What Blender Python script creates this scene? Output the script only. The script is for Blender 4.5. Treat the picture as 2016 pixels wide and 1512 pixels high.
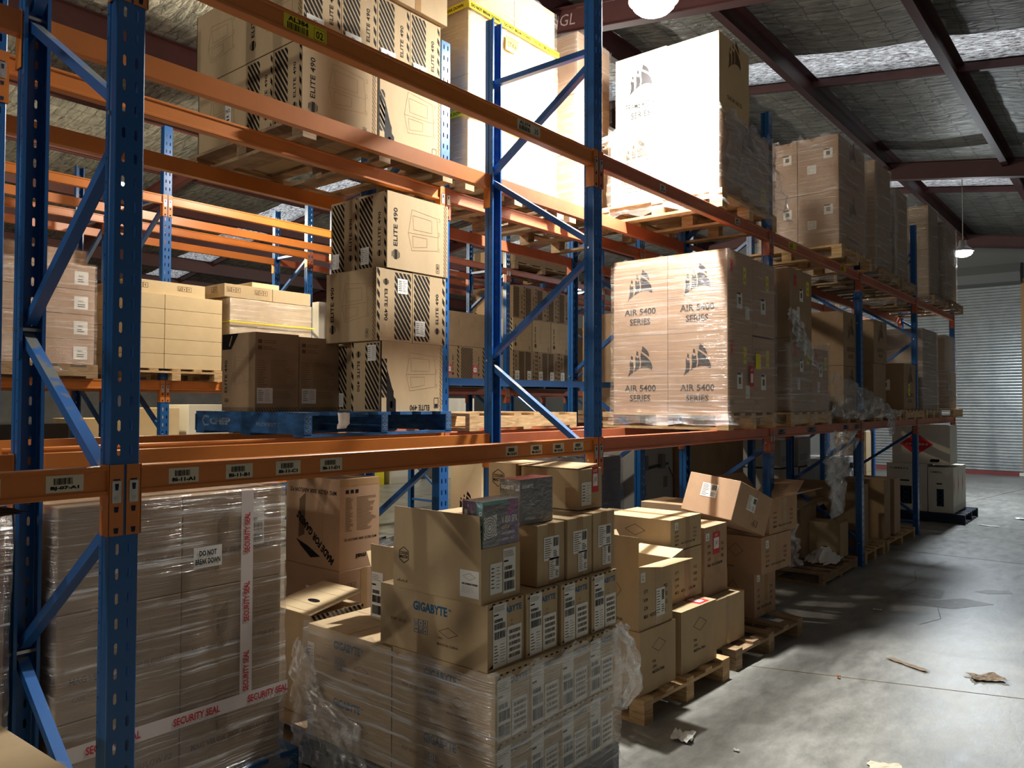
import bpy, bmesh, math, random
from mathutils import Vector, Matrix
random.seed(7)
for o in list(bpy.data.objects): bpy.data.objects.remove(o)
scene = bpy.context.scene
C = scene.collection

# ------------------------------------------------------------ camera, exposure
cam_d = bpy.data.cameras.new('camera'); cam = bpy.data.objects.new('camera', cam_d); C.objects.link(cam)
YAW, PITCH, ROLL = math.radians(39.3696), math.radians(1.4117), math.radians(0.1706)
f_ = Vector((-math.sin(YAW)*math.cos(PITCH), math.cos(YAW)*math.cos(PITCH), math.sin(PITCH)))
r_ = Vector((math.cos(YAW), math.sin(YAW), 0)); u_ = r_.cross(f_)
R_ = r_*math.cos(ROLL) + u_*math.sin(ROLL); U_ = -r_*math.sin(ROLL) + u_*math.cos(ROLL)
m3 = Matrix((R_, U_, -f_)).transposed()
cam.matrix_world = Matrix.Translation((2.4615, -1.1046, 1.7878)) @ m3.to_4x4()
cam_d.sensor_fit = 'HORIZONTAL'; cam_d.sensor_width = 36.0; cam_d.lens = 36.0*1526.9/2016.0
cam_d.clip_start = 0.05; cam_d.clip_end = 200
scene.camera = cam
scene.view_settings.view_transform = 'Standard'; scene.view_settings.look = 'None'
scene.view_settings.exposure = 0.12; scene.view_settings.gamma = 1.0
scene.view_settings.use_curve_mapping = False

# ------------------------------------------------------------ world: overcast daylight above the roof lights
W = bpy.data.worlds.new('daylight'); scene.world = W; W.use_nodes = True
bg = W.node_tree.nodes['Background']; bg.inputs[0].default_value = (0.92, 0.97, 1.0, 1); bg.inputs[1].default_value = 1.0

# ------------------------------------------------------------ lamps: (x, y, z, all-round watts, downward watts, colour)
LAMPS = [(-0.31, 3.90, 4.70, 110, 350, (1.0, 0.98, 0.93)),
         (-0.12, 15.0, 4.53, 70, 340, (0.84, 0.93, 1.0)),
         (-0.40, -7.5, 4.62, 340, 0, (1.0, 0.93, 0.80)),
         (-3.65, 3.90, 4.76, 190, 70, (1.0, 0.90, 0.74)),
         (-8.60, 15.0, 4.60, 620, 0, (1.0, 0.95, 0.85)),
         (-8.72, 3.75, 4.80, 700, 0, (1.0, 0.86, 0.58)),
         (-3.65, -7.5, 4.62, 420, 0, (1.0, 0.93, 0.82))]
for x, y, z, w, wd, c in LAMPS:
    ld = bpy.data.lights.new('high_bay_glow', 'POINT'); ld.energy = w; ld.color = c; ld.shadow_soft_size = 0.07
    lo = bpy.data.objects.new('high_bay_glow', ld); lo.location = (x, y, z-.16); C.objects.link(lo)
    if wd:
        ld = bpy.data.lights.new('high_bay_light', 'AREA'); ld.shape = 'DISK'; ld.size = .20; ld.energy = wd; ld.color = c
        lo = bpy.data.objects.new('high_bay_light', ld); lo.location = (x, y, z-.10); C.objects.link(lo)

# ------------------------------------------------------------ materials
def nt(name):
    m = bpy.data.materials.new(name); m.use_nodes = True
    n = m.node_tree.nodes; l = m.node_tree.links; b = n['Principled BSDF']
    return m, n, l, b
def setp(b, color=None, rough=None, metal=None, spec=None):
    if color is not None: b.inputs['Base Color'].default_value = (*color, 1)
    if rough is not None: b.inputs['Roughness'].default_value = rough
    if metal is not None: b.inputs['Metallic'].default_value = metal
    if spec is not None: b.inputs['Specular IOR Level'].default_value = spec
def simple(name, color, rough=.6, metal=0, spec=.4, var=0.0, scale=8, bump=0.0, stretch=(1, 1, 1)):
    m, n, l, b = nt(name); setp(b, color, rough, metal, spec)
    if var or bump:
        tc = n.new('ShaderNodeTexCoord'); mp = n.new('ShaderNodeMapping'); mp.inputs['Scale'].default_value = stretch
        l.new(tc.outputs['Object'], mp.inputs[0])
        nz = n.new('ShaderNodeTexNoise'); nz.inputs['Scale'].default_value = scale; nz.inputs['Detail'].default_value = 6
        nz.inputs['Roughness'].default_value = .65
        l.new(mp.outputs[0], nz.inputs[0])
        if var:
            cr = n.new('ShaderNodeValToRGB'); cr.color_ramp.elements[0].position = .3; cr.color_ramp.elements[1].position = .7
            cr.color_ramp.elements[0].color = (*[c*(1-var) for c in color], 1)
            cr.color_ramp.elements[1].color = (*[min(1, c*(1+var)) for c in color], 1)
            l.new(nz.outputs[0], cr.inputs[0]); l.new(cr.outputs[0], b.inputs['Base Color'])
        if bump:
            bp = n.new('ShaderNodeBump'); bp.inputs['Strength'].default_value = bump; bp.inputs['Distance'].default_value = .01
            l.new(nz.outputs[0], bp.inputs['Height']); l.new(bp.outputs[0], b.inputs['Normal'])
    return m
M = {}
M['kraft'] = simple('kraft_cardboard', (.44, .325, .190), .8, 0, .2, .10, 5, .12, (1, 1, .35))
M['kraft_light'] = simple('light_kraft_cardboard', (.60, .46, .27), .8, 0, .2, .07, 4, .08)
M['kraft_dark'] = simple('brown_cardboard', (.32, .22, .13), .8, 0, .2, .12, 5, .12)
M['kraft_red'] = simple('red_brown_cardboard', (.40, .255, .155), .75, 0, .25, .08, 5, .08)
M['white_card'] = simple('white_cardboard', (.60, .56, .47), .7, 0, .3, .05, 4)
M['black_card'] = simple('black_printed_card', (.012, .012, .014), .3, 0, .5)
M['grey_card'] = simple('grey_printed_card', (.075, .07, .066), .35, 0, .5)
M['purple_card'] = simple('purple_printed_card', (.10, .03, .13), .3, 0, .5, .7, 14)
M['teal_card'] = simple('teal_printed_card', (.03, .30, .30), .3)
M['ink'] = simple('black_ink', (.010, .009, .009), .7, 0, .12)
M['ink_soft'] = simple('brown_black_ink', (.12, .075, .04), .7, 0, .2)
M['ink_blue'] = simple('blue_ink', (.012, .10, .22), .6)
M['ink_line'] = simple('thin_line_ink', (.21, .13, .065), .8, 0, .2)
M['ink_grey'] = simple('grey_ink', (.16, .16, .15), .7)
M['paper'] = simple('white_label_paper', (.74, .73, .68), .5, 0, .4)
M['paper_cream'] = simple('cream_label_paper', (.62, .56, .42), .5, 0, .4)
M['yellow'] = simple('yellow_label', (.72, .60, .02), .5)
M['red'] = simple('red_label', (.55, .02, .03), .5)
M['red_text'] = simple('red_ink', (.50, .035, .04), .5)
M['tape'] = simple('brown_packing_tape', (.36, .22, .10), .22, 0, .5)
M['foam'] = simple('light_blue_foam', (.05, .35, .62), .4)
M['magenta'] = simple('magenta_ink', (.40, .03, .22), .4)
M['steel'] = simple('zinc_plated_steel', (.55, .54, .50), .35, .9, .5, .15, 30)
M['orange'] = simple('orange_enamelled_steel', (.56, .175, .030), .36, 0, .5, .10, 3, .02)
M['orange_hazed'] = simple('hazed_orange_enamelled_steel', (.43, .115, .050), .42, 0, .5, .16, 5, .03)  # same orange with the reddish haze of the farther bays put into its colour
M['hole'] = simple('dark_slot', (.012, .02, .05), .9)
M['black_plastic'] = simple('black_plastic', (.015, .015, .016), .4)
M['blue_pallet'] = simple('chipped_blue_pallet_paint', (.018, .085, .22), .6, 0, .35, .55, 9, .3, (1, 1, 3))
M['pallet_white'] = simple('worn_white_stencil_paint', (.16, .21, .27), .7, 0, .2, .6, 40)
M['rafter'] = simple('red_oxide_steel', (.062, .020, .019), .5, 0, .4, .18, 3)
M['wall_steel'] = simple('grey_wall_cladding', (.16, .17, .17), .6)
M['concrete_wall'] = simple('concrete_wall', (.18, .175, .165), .85, 0, .2, .2, 2)
M['appliance'] = simple('light_grey_appliance_panel', (.34, .34, .32), .5, 0, .4, .06, 4)
M['cable'] = simple('black_cable', (.02, .02, .02), .5)
M['lamp_case'] = simple('grey_lamp_housing', (.45, .45, .45), .4, .6)
M['rubbish_card'] = simple('torn_cardboard', (.23, .18, .13), .85, 0, .2, .2, 12)

def mat_blue():
    m, n, l, b = nt('blue_enamelled_steel'); setp(b, (.012, .095, .30), .28, 0, .5)
    tc = n.new('ShaderNodeTexCoord'); nz = n.new('ShaderNodeTexNoise'); nz.inputs['Scale'].default_value = 2.2; nz.inputs['Detail'].default_value = 8; nz.inputs['Roughness'].default_value = .7
    l.new(tc.outputs['Object'], nz.inputs[0])
    cr = n.new('ShaderNodeValToRGB'); cr.color_ramp.elements[0].position = .66; cr.color_ramp.elements[1].position = .72
    cr.color_ramp.elements[0].color = (.013, .10, .31, 1); cr.color_ramp.elements[1].color = (.05, .16, .36, 1)
    l.new(nz.outputs[0], cr.inputs[0]); l.new(cr.outputs[0], b.inputs['Base Color'])
    return m
M['blue'] = mat_blue()

def mat_brace():
    # diagonal braces: blue paint with patches of settled grey dust
    m, n, l, b = nt('dusty_blue_steel'); setp(b, (.03, .15, .45), .35, 0, .5)
    tc = n.new('ShaderNodeTexCoord'); nz = n.new('ShaderNodeTexNoise'); nz.inputs['Scale'].default_value = 5; nz.inputs['Detail'].default_value = 3
    l.new(tc.outputs['Object'], nz.inputs[0])
    cr = n.new('ShaderNodeValToRGB'); cr.color_ramp.elements[0].position = .52; cr.color_ramp.elements[1].position = .56
    cr.color_ramp.elements[0].color = (.025, .12, .37, 1); cr.color_ramp.elements[1].color = (.17, .18, .17, 1)
    geo = n.new('ShaderNodeNewGeometry'); sp = n.new('ShaderNodeSeparateXYZ'); l.new(geo.outputs['Normal'], sp.inputs[0])
    gt = n.new('ShaderNodeMath'); gt.operation = 'GREATER_THAN'; gt.inputs[1].default_value = .35; l.new(sp.outputs[2], gt.inputs[0])
    mx = n.new('ShaderNodeMix'); mx.data_type = 'RGBA'; l.new(gt.outputs[0], mx.inputs[0])
    l.new(nz.outputs[0], cr.inputs[0]); mx.inputs[6].default_value = (.016, .10, .33, 1); l.new(cr.outputs[0], mx.inputs[7])
    l.new(mx.outputs[2], b.inputs['Base Color'])
    return m
M['brace'] = mat_brace()

def mat_wood(name, c0, c1, rough=.8):
    m, n, l, b = nt(name); setp(b, c0, rough, 0, .2)
    tc = n.new('ShaderNodeTexCoord'); oi = n.new('ShaderNodeObjectInfo')
    ad = n.new('ShaderNodeVectorMath'); ad.operation = 'ADD'; l.new(tc.outputs['Object'], ad.inputs[0])
    cb = n.new('ShaderNodeCombineXYZ'); mu = n.new('ShaderNodeMath'); mu.operation = 'MULTIPLY'; mu.inputs[1].default_value = 37
    l.new(oi.outputs['Random'], mu.inputs[0])
    for k in range(3): l.new(mu.outputs[0], cb.inputs[k])
    l.new(cb.outputs[0], ad.inputs[1])
    mp = n.new('ShaderNodeMapping'); mp.inputs['Scale'].default_value = (2, 2, 14); l.new(ad.outputs[0], mp.inputs[0])
    nz = n.new('ShaderNodeTexNoise'); nz.inputs['Scale'].default_value = 3; nz.inputs['Detail'].default_value = 7; nz.inputs['Distortion'].default_value = 1.2
    l.new(mp.outputs[0], nz.inputs[0])
    cr = n.new('ShaderNodeValToRGB'); cr.color_ramp.elements[0].position = .3; cr.color_ramp.elements[1].position = .68
    cr.color_ramp.elements[0].color = (*c0, 1); cr.color_ramp.elements[1].color = (*c1, 1)
    l.new(nz.outputs[0], cr.inputs[0]); l.new(cr.outputs[0], b.inputs['Base Color'])
    bp = n.new('ShaderNodeBump'); bp.inputs['Strength'].default_value = .25; bp.inputs['Distance'].default_value = .004
    l.new(nz.outputs[0], bp.inputs['Height']); l.new(bp.outputs[0], b.inputs['Normal'])
    return m
M['wood'] = mat_wood('pale_pallet_wood', (.36, .22, .10), (.62, .43, .23))
M['wood_old'] = mat_wood('weathered_pallet_wood', (.20, .13, .075), (.42, .29, .17))
M['wood_grey'] = mat_wood('grey_board', (.25, .24, .22), (.36, .34, .31))

def mat_floor():
    m, n, l, b = nt('worn_concrete_floor'); setp(b, (.3, .3, .28), .42, 0, .4)
    tc = n.new('ShaderNodeTexCoord')
    n1 = n.new('ShaderNodeTexNoise'); n1.inputs['Scale'].default_value = 1.1; n1.inputs['Detail'].default_value = 10; n1.inputs['Roughness'].default_value = .7; n1.inputs['Distortion'].default_value = .8
    n2 = n.new('ShaderNodeTexNoise'); n2.inputs['Scale'].default_value = 9; n2.inputs['Detail'].default_value = 8; n2.inputs['Roughness'].default_value = .75
    mp = n.new('ShaderNodeMapping'); mp.inputs['Rotation'].default_value = (0, 0, .5); mp.inputs['Scale'].default_value = (1, .35, 1)
    l.new(tc.outputs['Object'], n1.inputs[0]); l.new(tc.outputs['Object'], mp.inputs[0]); l.new(mp.outputs[0], n2.inputs[0])
    cr = n.new('ShaderNodeValToRGB'); e = cr.color_ramp.elements; e[0].position = .25; e[1].position = .75
    e[0].color = (.17, .165, .15, 1); e[1].color = (.37, .37, .34, 1)
    cr2 = n.new('ShaderNodeValToRGB'); e = cr2.color_ramp.elements; e[0].position = .35; e[1].position = .6
    e[0].color = (.50, .50, .50, 1); e[1].color = (1, 1, 1, 1)
    mx = n.new('ShaderNodeMix'); mx.data_type = 'RGBA'; mx.blend_type = 'MULTIPLY'; mx.inputs[0].default_value = .8
    l.new(n1.outputs[0], cr.inputs[0]); l.new(n2.outputs[0], cr2.inputs[0])
    l.new(cr.outputs[0], mx.inputs[6]); l.new(cr2.outputs[0], mx.inputs[7]); l.new(mx.outputs[2], b.inputs['Base Color'])
    rr = n.new('ShaderNodeMapRange'); rr.inputs[3].default_value = .22; rr.inputs[4].default_value = .55
    l.new(n2.outputs[0], rr.inputs[0]); l.new(rr.outputs[0], b.inputs['Roughness'])
    bp = n.new('ShaderNodeBump'); bp.inputs['Strength'].default_value = .25; bp.inputs['Distance'].default_value = .01
    l.new(n2.outputs[0], bp.inputs['Height']); l.new(bp.outputs[0], b.inputs['Normal'])
    return m
M['floor'] = mat_floor()

def mat_foil():
    # reflective insulation blanket over wire mesh
    m, n, l, b = nt('foil_roof_insulation'); setp(b, (.42, .41, .39), .5, .55, .5)
    tc = n.new('ShaderNodeTexCoord')
    nz = n.new('ShaderNodeTexNoise'); nz.inputs['Scale'].default_value = 2.6; nz.inputs['Detail'].default_value = 7; nz.inputs['Distortion'].default_value = 1.5
    mp = n.new('ShaderNodeMapping'); mp.inputs['Scale'].default_value = (1, 3.2, 1); l.new(tc.outputs['Object'], mp.inputs[0]); l.new(mp.outputs[0], nz.inputs[0])
    br = n.new('ShaderNodeTexBrick'); br.offset = 0; br.inputs['Scale'].default_value = 1
    br.inputs['Color1'].default_value = (1, 1, 1, 1); br.inputs['Color2'].default_value = (1, 1, 1, 1); br.inputs['Mortar'].default_value = (.42, .42, .42, 1)
    br.inputs['Mortar Size'].default_value = .006; br.inputs['Brick Width'].default_value = .3; br.inputs['Row Height'].default_value = .15
    nd = n.new('ShaderNodeMix'); nd.data_type = 'VECTOR'; nd.inputs[0].default_value = .03
    nd.inputs[0].default_value = .10; l.new(tc.outputs['Object'], nd.inputs[4]); l.new(nz.outputs[1], nd.inputs[5]); l.new(nd.outputs[1], br.inputs[0])
    cr = n.new('ShaderNodeValToRGB'); e = cr.color_ramp.elements; e[0].position = .3; e[1].position = .75
    e[0].color = (.13, .13, .12, 1); e[1].color = (.38, .37, .33, 1); l.new(nz.outputs[0], cr.inputs[0])
    mx = n.new('ShaderNodeMix'); mx.data_type = 'RGBA'; mx.blend_type = 'MULTIPLY'; mx.inputs[0].default_value = 1
    l.new(cr.outputs[0], mx.inputs[6]); l.new(br.outputs[0], mx.inputs[7]); l.new(mx.outputs[2], b.inputs['Base Color'])
    bp = n.new('ShaderNodeBump'); bp.inputs['Strength'].default_value = .9; bp.inputs['Distance'].default_value = .05
    l.new(nz.outputs[0], bp.inputs['Height']); l.new(bp.outputs[0], b.inputs['Normal'])
    return m
M['foil'] = mat_foil()

def mat_skylight():
    # translucent roof sheet littered with leaves and dirt
    m = bpy.data.materials.new('translucent_roof_sheet'); m.use_nodes = True
    n = m.node_tree.nodes; l = m.node_tree.links; n.clear()
    out = n.new('ShaderNodeOutputMaterial'); tr = n.new('ShaderNodeBsdfTranslucent'); tp = n.new('ShaderNodeBsdfTransparent')
    tc = n.new('ShaderNodeTexCoord'); mp = n.new('ShaderNodeMapping'); mp.inputs['Scale'].default_value = (.55, 2.6, 1)
    nz = n.new('ShaderNodeTexNoise'); nz.inputs['Scale'].default_value = 19; nz.inputs['Detail'].default_value = 6; nz.inputs['Roughness'].default_value = .8
    l.new(tc.outputs['Object'], mp.inputs[0]); l.new(mp.outputs[0], nz.inputs[0])
    cr = n.new('ShaderNodeValToRGB'); e = cr.color_ramp.elements; e[0].position = .42; e[1].position = .60
    e[0].color = (.06, .035, .028, 1); e[1].color = (.92, .93, .95, 1)
    l.new(nz.outputs[0], cr.inputs[0]); l.new(cr.outputs[0], tr.inputs[0]); l.new(cr.outputs[0], tp.inputs[0])
    ms = n.new('ShaderNodeMixShader'); ms.inputs[0].default_value = .3
    l.new(tr.outputs[0], ms.inputs[1]); l.new(tp.outputs[0], ms.inputs[2]); l.new(ms.outputs[0], out.inputs[0])
    return m
M['skylight'] = mat_skylight()

def mat_wrap(name, milky=.10, streak=.5, stretch=(2.5, 2.5, 26), rot=.12, scale=1.6, tint=(.82, .82, .80), gloss=.22, lo=.52, hi=.72, shine=.16):
    m = bpy.data.materials.new(name); m.use_nodes = True
    n = m.node_tree.nodes; l = m.node_tree.links; b = n['Principled BSDF']; out = n['Material Output']
    b.inputs['Base Color'].default_value = (*tint, 1); b.inputs['Roughness'].default_value = gloss; b.inputs['Specular IOR Level'].default_value = .8
    tc = n.new('ShaderNodeTexCoord')
    def noise(st, rt, sc, det, dist):
        mp = n.new('ShaderNodeMapping'); mp.inputs['Scale'].default_value = st; mp.inputs['Rotation'].default_value = rt
        l.new(tc.outputs['Object'], mp.inputs[0])
        nz = n.new('ShaderNodeTexNoise'); nz.inputs['Scale'].default_value = sc; nz.inputs['Detail'].default_value = det; nz.inputs['Roughness'].default_value = .6; nz.inputs['Distortion'].default_value = dist*.4
        l.new(mp.outputs[0], nz.inputs[0]); return nz
    n1 = noise(stretch, (rot, rot*.7, 0), scale, 7, .7)
    n2 = noise((stretch[0]*.8, stretch[1]*.8, stretch[2]*2.2), (-rot*1.6, rot*1.3, 0), scale*1.3, 4, .3)
    mr = n.new('ShaderNodeMapRange'); mr.inputs[1].default_value = lo; mr.inputs[2].default_value = hi; mr.inputs[3].default_value = milky; mr.inputs[4].default_value = streak
    l.new(n1.outputs[0], mr.inputs[0])
    m2 = n.new('ShaderNodeMapRange'); m2.inputs[1].default_value = .60; m2.inputs[2].default_value = .70; m2.inputs[3].default_value = 0; m2.inputs[4].default_value = streak*.6
    l.new(n2.outputs[0], m2.inputs[0])
    mx = n.new('ShaderNodeMath'); mx.operation = 'MAXIMUM'; l.new(mr.outputs[0], mx.inputs[0]); l.new(m2.outputs[0], mx.inputs[1])
    sm = n.new('ShaderNodeMath'); sm.operation = 'ADD'; l.new(n1.outputs[0], sm.inputs[0]); l.new(n2.outputs[0], sm.inputs[1])
    bp = n.new('ShaderNodeBump'); bp.inputs['Strength'].default_value = .6; bp.inputs['Distance'].default_value = .014
    l.new(sm.outputs[0], bp.inputs['Height']); l.new(bp.outputs[0], b.inputs['Normal'])
    tp = n.new('ShaderNodeBsdfTransparent'); ms = n.new('ShaderNodeMixShader')
    l.new(mx.outputs[0], ms.inputs[0]); l.new(tp.outputs[0], ms.inputs[1]); l.new(b.outputs[0], ms.inputs[2])
    gl = n.new('ShaderNodeBsdfGlossy'); gl.inputs['Roughness'].default_value = .12; gl.inputs[0].default_value = (1, 1, 1, 1)
    l.new(bp.outputs[0], gl.inputs['Normal'])
    ms2 = n.new('ShaderNodeMixShader'); ms2.inputs[0].default_value = shine
    l.new(ms.outputs[0], ms2.inputs[1]); l.new(gl.outputs[0], ms2.inputs[2]); l.new(ms2.outputs[0], out.inputs[0])
    return m
M['wrap'] = mat_wrap('stretch_wrap_film', .05, .42, (.9, .9, 34), .09, 1.6, shine=.09)
M['wrap_shiny'] = mat_wrap('shiny_stretch_wrap_film', .05, .50, (1.1, 1.1, 22), .22, 1.6, shine=.15)
M['wrap_thick'] = mat_wrap('milky_stretch_wrap_film', .06, .75, (.7, .7, 26), .16, 1.5, shine=.19, lo=.54, hi=.68)
M['wrap_loose'] = mat_wrap('crumpled_plastic_film', .12, .85, (5, 5, 4), .5, 2.2, gloss=.15)
M['wrap_dark'] = mat_wrap('smoky_stretch_wrap_film', .10, .45, (3, 3, 22), .1, 1.6, (.55, .56, .58))
M['tape_white'] = simple('white_security_tape', (.66, .60, .57), .3)

def mat_emit(name, col, s):
    m = bpy.data.materials.new(name); m.use_nodes = True; n = m.node_tree.nodes; n.clear()
    e = n.new('ShaderNodeEmission'); e.inputs[0].default_value = (*col, 1); e.inputs[1].default_value = s
    o = n.new('ShaderNodeOutputMaterial'); m.node_tree.links.new(e.outputs[0], o.inputs[0]); return m
M['lamp'] = mat_emit('lit_lamp_lens', (1, 1, 1), 40)
M['green_led'] = mat_emit('lit_green_indicator', (.05, 1, .25), 2.0)

# ------------------------------------------------------------ mesh helpers
_txt = {}
def text_geo(s, bold=0.0):
    key = (s, bold)
    if key in _txt: return _txt[key]
    cu = bpy.data.curves.new('t', 'FONT'); cu.body = s; cu.size = 1; cu.offset = bold; cu.resolution_u = 2; cu.align_x = 'LEFT'
    ob = bpy.data.objects.new('t', cu); C.objects.link(ob)
    dg = bpy.context.evaluated_depsgraph_get(); me = bpy.data.meshes.new_from_object(ob.evaluated_get(dg))
    vs = [(v.co.x, v.co.y) for v in me.vertices]; fs = [tuple(p.vertices) for p in me.polygons]
    bpy.data.objects.remove(ob); bpy.data.curves.remove(cu); bpy.data.meshes.remove(me)
    if vs:
        x0 = min(v[0] for v in vs); x1 = max(v[0] for v in vs); y0 = min(v[1] for v in vs); y1 = max(v[1] for v in vs)
        vs = [((x-x0), (y-y0)) for x, y in vs]
        _txt[key] = (vs, fs, x1-x0, y1-y0)
    else: _txt[key] = ([], [], 1, 1)
    return _txt[key]

class MB:
    def __init__(s): s.v = []; s.f = []; s.m = []
    def add(s, vs, fs, mi=0):
        k = len(s.v); s.v += [tuple(v) for v in vs]; s.f += [tuple(i+k for i in f) for f in fs]; s.m += [mi]*len(fs)
    def box(s, x0, x1, y0, y1, z0, z1, mi=0):
        s.add([(x0,y0,z0),(x1,y0,z0),(x1,y1,z0),(x0,y1,z0),(x0,y0,z1),(x1,y0,z1),(x1,y1,z1),(x0,y1,z1)],
              [(0,3,2,1),(4,5,6,7),(0,1,5,4),(1,2,6,5),(2,3,7,6),(3,0,4,7)], mi)
    def prism(s, prof, a0, a1, axis='y', mi=0, caps=True):
        # prof: list of 2-D points in the plane across the axis (x,z) for y, (x,y) for z, (y,z) for x
        n = len(prof)
        def p3(p, a): return (p[0], a, p[1]) if axis == 'y' else ((p[0], p[1], a) if axis == 'z' else (a, p[0], p[1]))
        vs = [p3(p, a0) for p in prof] + [p3(p, a1) for p in prof]
        fs = [(i, (i+1) % n, n+(i+1) % n, n+i) for i in range(n)]
        if caps: fs += [tuple(range(n))[::-1], tuple(range(n, 2*n))]
        s.add(vs, fs, mi)
    def bar(s, p0, p1, w, h, mi=0, up=(0, 0, 1)):
        p0 = Vector(p0); p1 = Vector(p1); d = (p1-p0).normalized(); a = d.cross(Vector(up))
        if a.length < 1e-4: a = Vector((1, 0, 0))
        a.normalize(); b = a.cross(d)
        vs = [p + a*i*w/2 + b*j*h/2 for p in (p0, p1) for i, j in ((-1,-1),(1,-1),(1,1),(-1,1))]
        s.add(vs, [(0,1,2,3),(7,6,5,4),(0,4,5,1),(1,5,6,2),(2,6,7,3),(3,7,4,0)], mi)
    def tube(s, pts, r, n=8, mi=0):
        pts = [Vector(p) for p in pts]; rings = []
        for i, p in enumerate(pts):
            d = (pts[min(i+1, len(pts)-1)] - pts[max(i-1, 0)]).normalized()
            a = d.cross(Vector((0, 0, 1)));
            if a.length < 1e-3: a = Vector((1, 0, 0))
            a.normalize(); b = a.cross(d)
            rings.append([p + a*r*math.cos(2*math.pi*k/n) + b*r*math.sin(2*math.pi*k/n) for k in range(n)])
        vs = [v for rg in rings for v in rg]; fs = []
        for i in range(len(pts)-1):
            for k in range(n): fs.append((i*n+k, i*n+(k+1) % n, (i+1)*n+(k+1) % n, (i+1)*n+k))
        fs += [tuple(range(n))[::-1], tuple(range((len(pts)-1)*n, len(pts)*n))]
        s.add(vs, fs, mi)
    def lathe(s, prof, n=24, mi=0, c=(0, 0, 0)):
        vs = [(c[0]+r*math.cos(2*math.pi*k/n), c[1]+r*math.sin(2*math.pi*k/n), c[2]+z) for r, z in prof for k in range(n)]
        fs = [(i*n+k, i*n+(k+1) % n, (i+1)*n+(k+1) % n, (i+1)*n+k) for i in range(len(prof)-1) for k in range(n)]
        s.add(vs, fs, mi)
    # things drawn on a plane: fr = (origin, u, v, n)
    def rect(s, fr, u0, v0, u1, v1, mi, lift=.0008):
        o, u, v, n = fr
        s.add([o+u*a+v*b+n*lift for a, b in ((u0,v0),(u1,v0),(u1,v1),(u0,v1))], [(0,1,2,3)], mi)
    def poly(s, fr, pts, mi, lift=.0008):
        o, u, v, n = fr; s.add([o+u*a+v*b+n*lift for a, b in pts], [tuple(range(len(pts)))], mi)
    def line(s, fr, pts, w, mi, lift=.0008, close=False):
        if close: pts = list(pts)+[pts[0]]
        for (a, b), (c, d) in zip(pts[:-1], pts[1:]):
            L = math.hypot(c-a, d-b)
            if L < 1e-6: continue
            x, y = -(d-b)/L*w/2, (c-a)/L*w/2
            s.poly(fr, [(a-x, b-y), (c-x, d-y), (c+x, d+y), (a+x, b+y)], mi, lift)
    def text(s, fr, t, u, v, h, mi, rot=0, bold=.012, width=None, align='l', lift=.0009):
        # h = height of the lettering, width = optional total length
        vs, fs, w0, h0 = text_geo(t, bold)
        k = h/h0; kx = k if width is None else width/w0
        W0 = w0*kx; off = {'l': 0, 'c': -W0/2, 'r': -W0}[align]; ca, sa = math.cos(rot), math.sin(rot)
        o, U, V, n = fr; out = []
        for x, y in vs:
            x = x*kx+off; y = y*k
            out.append(o + U*(u + x*ca - y*sa) + V*(v + x*sa + y*ca) + n*lift)
        s.add(out, fs, mi)
    def mesh(s, name, mats):
        me = bpy.data.meshes.new(name); me.from_pydata(s.v, [], s.f); me.validate()
        for m in mats: me.materials.append(M[m] if isinstance(m, str) else m)
        if len(s.m) == len(me.polygons): me.polygons.foreach_set('material_index', s.m)
        me.update(); return me
    def build(s, name, mats, parent=None, loc=None, rz=0, smooth=False):
        if not isinstance(mats, (list, tuple)): mats = [mats]
        me = s.mesh(name, mats)
        if smooth: me.polygons.foreach_set('use_smooth', [True]*len(me.polygons))
        return obj(name, me, parent, loc, rz)
def obj(name, me, parent=None, loc=None, rz=0):
    o = bpy.data.objects.new(name, me); C.objects.link(o)
    if parent is not None: o.parent = parent
    if loc is not None: o.location = loc
    if rz: o.rotation_euler = (0, 0, rz)
    return o
def tag(o, label, cat, group=None, kind=None):
    if label: o['label'] = label
    if cat: o['category'] = cat
    if group: o['group'] = group
    if kind or label: o['kind'] = kind or 'thing'
    return o
def thing(name, label, cat, loc=(0, 0, 0), rz=0, group=None):
    o = bpy.data.objects.new(name, None); C.objects.link(o); o.location = loc; o.rotation_euler = (0, 0, rz); o.empty_display_size = .1
    return tag(o, label, cat, group)
def copy_tree(o, parent=None):
    c = o.copy(); C.objects.link(c)
    if parent is not None: c.parent = parent
    for ch in [x for x in o.children]: copy_tree(ch, c)
    return c
def struct(name, mb, mats, **k):
    o = mb.build(name, mats, **k); o['kind'] = 'structure'; return o
V = Vector
def frame_of(face, dx, dy, z0, z1):
    # local face frames of a box spanning +-dx/2, +-dy/2, z0..z1 ; lettering reads left to right from outside
    if face == '-y': return (V((-dx/2, -dy/2, z0)), V((1, 0, 0)), V((0, 0, 1)), V((0, -1, 0))), dx, z1-z0
    if face == '+x': return (V((dx/2, -dy/2, z0)), V((0, 1, 0)), V((0, 0, 1)), V((1, 0, 0))), dy, z1-z0
    if face == '+y': return (V((dx/2, dy/2, z0)), V((-1, 0, 0)), V((0, 0, 1)), V((0, 1, 0))), dx, z1-z0
    if face == '-x': return (V((-dx/2, dy/2, z0)), V((0, -1, 0)), V((0, 0, 1)), V((-1, 0, 0))), dy, z1-z0
    return (V((-dx/2, -dy/2, z1)), V((1, 0, 0)), V((0, 1, 0)), V((0, 0, 1))), dx, dy

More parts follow.
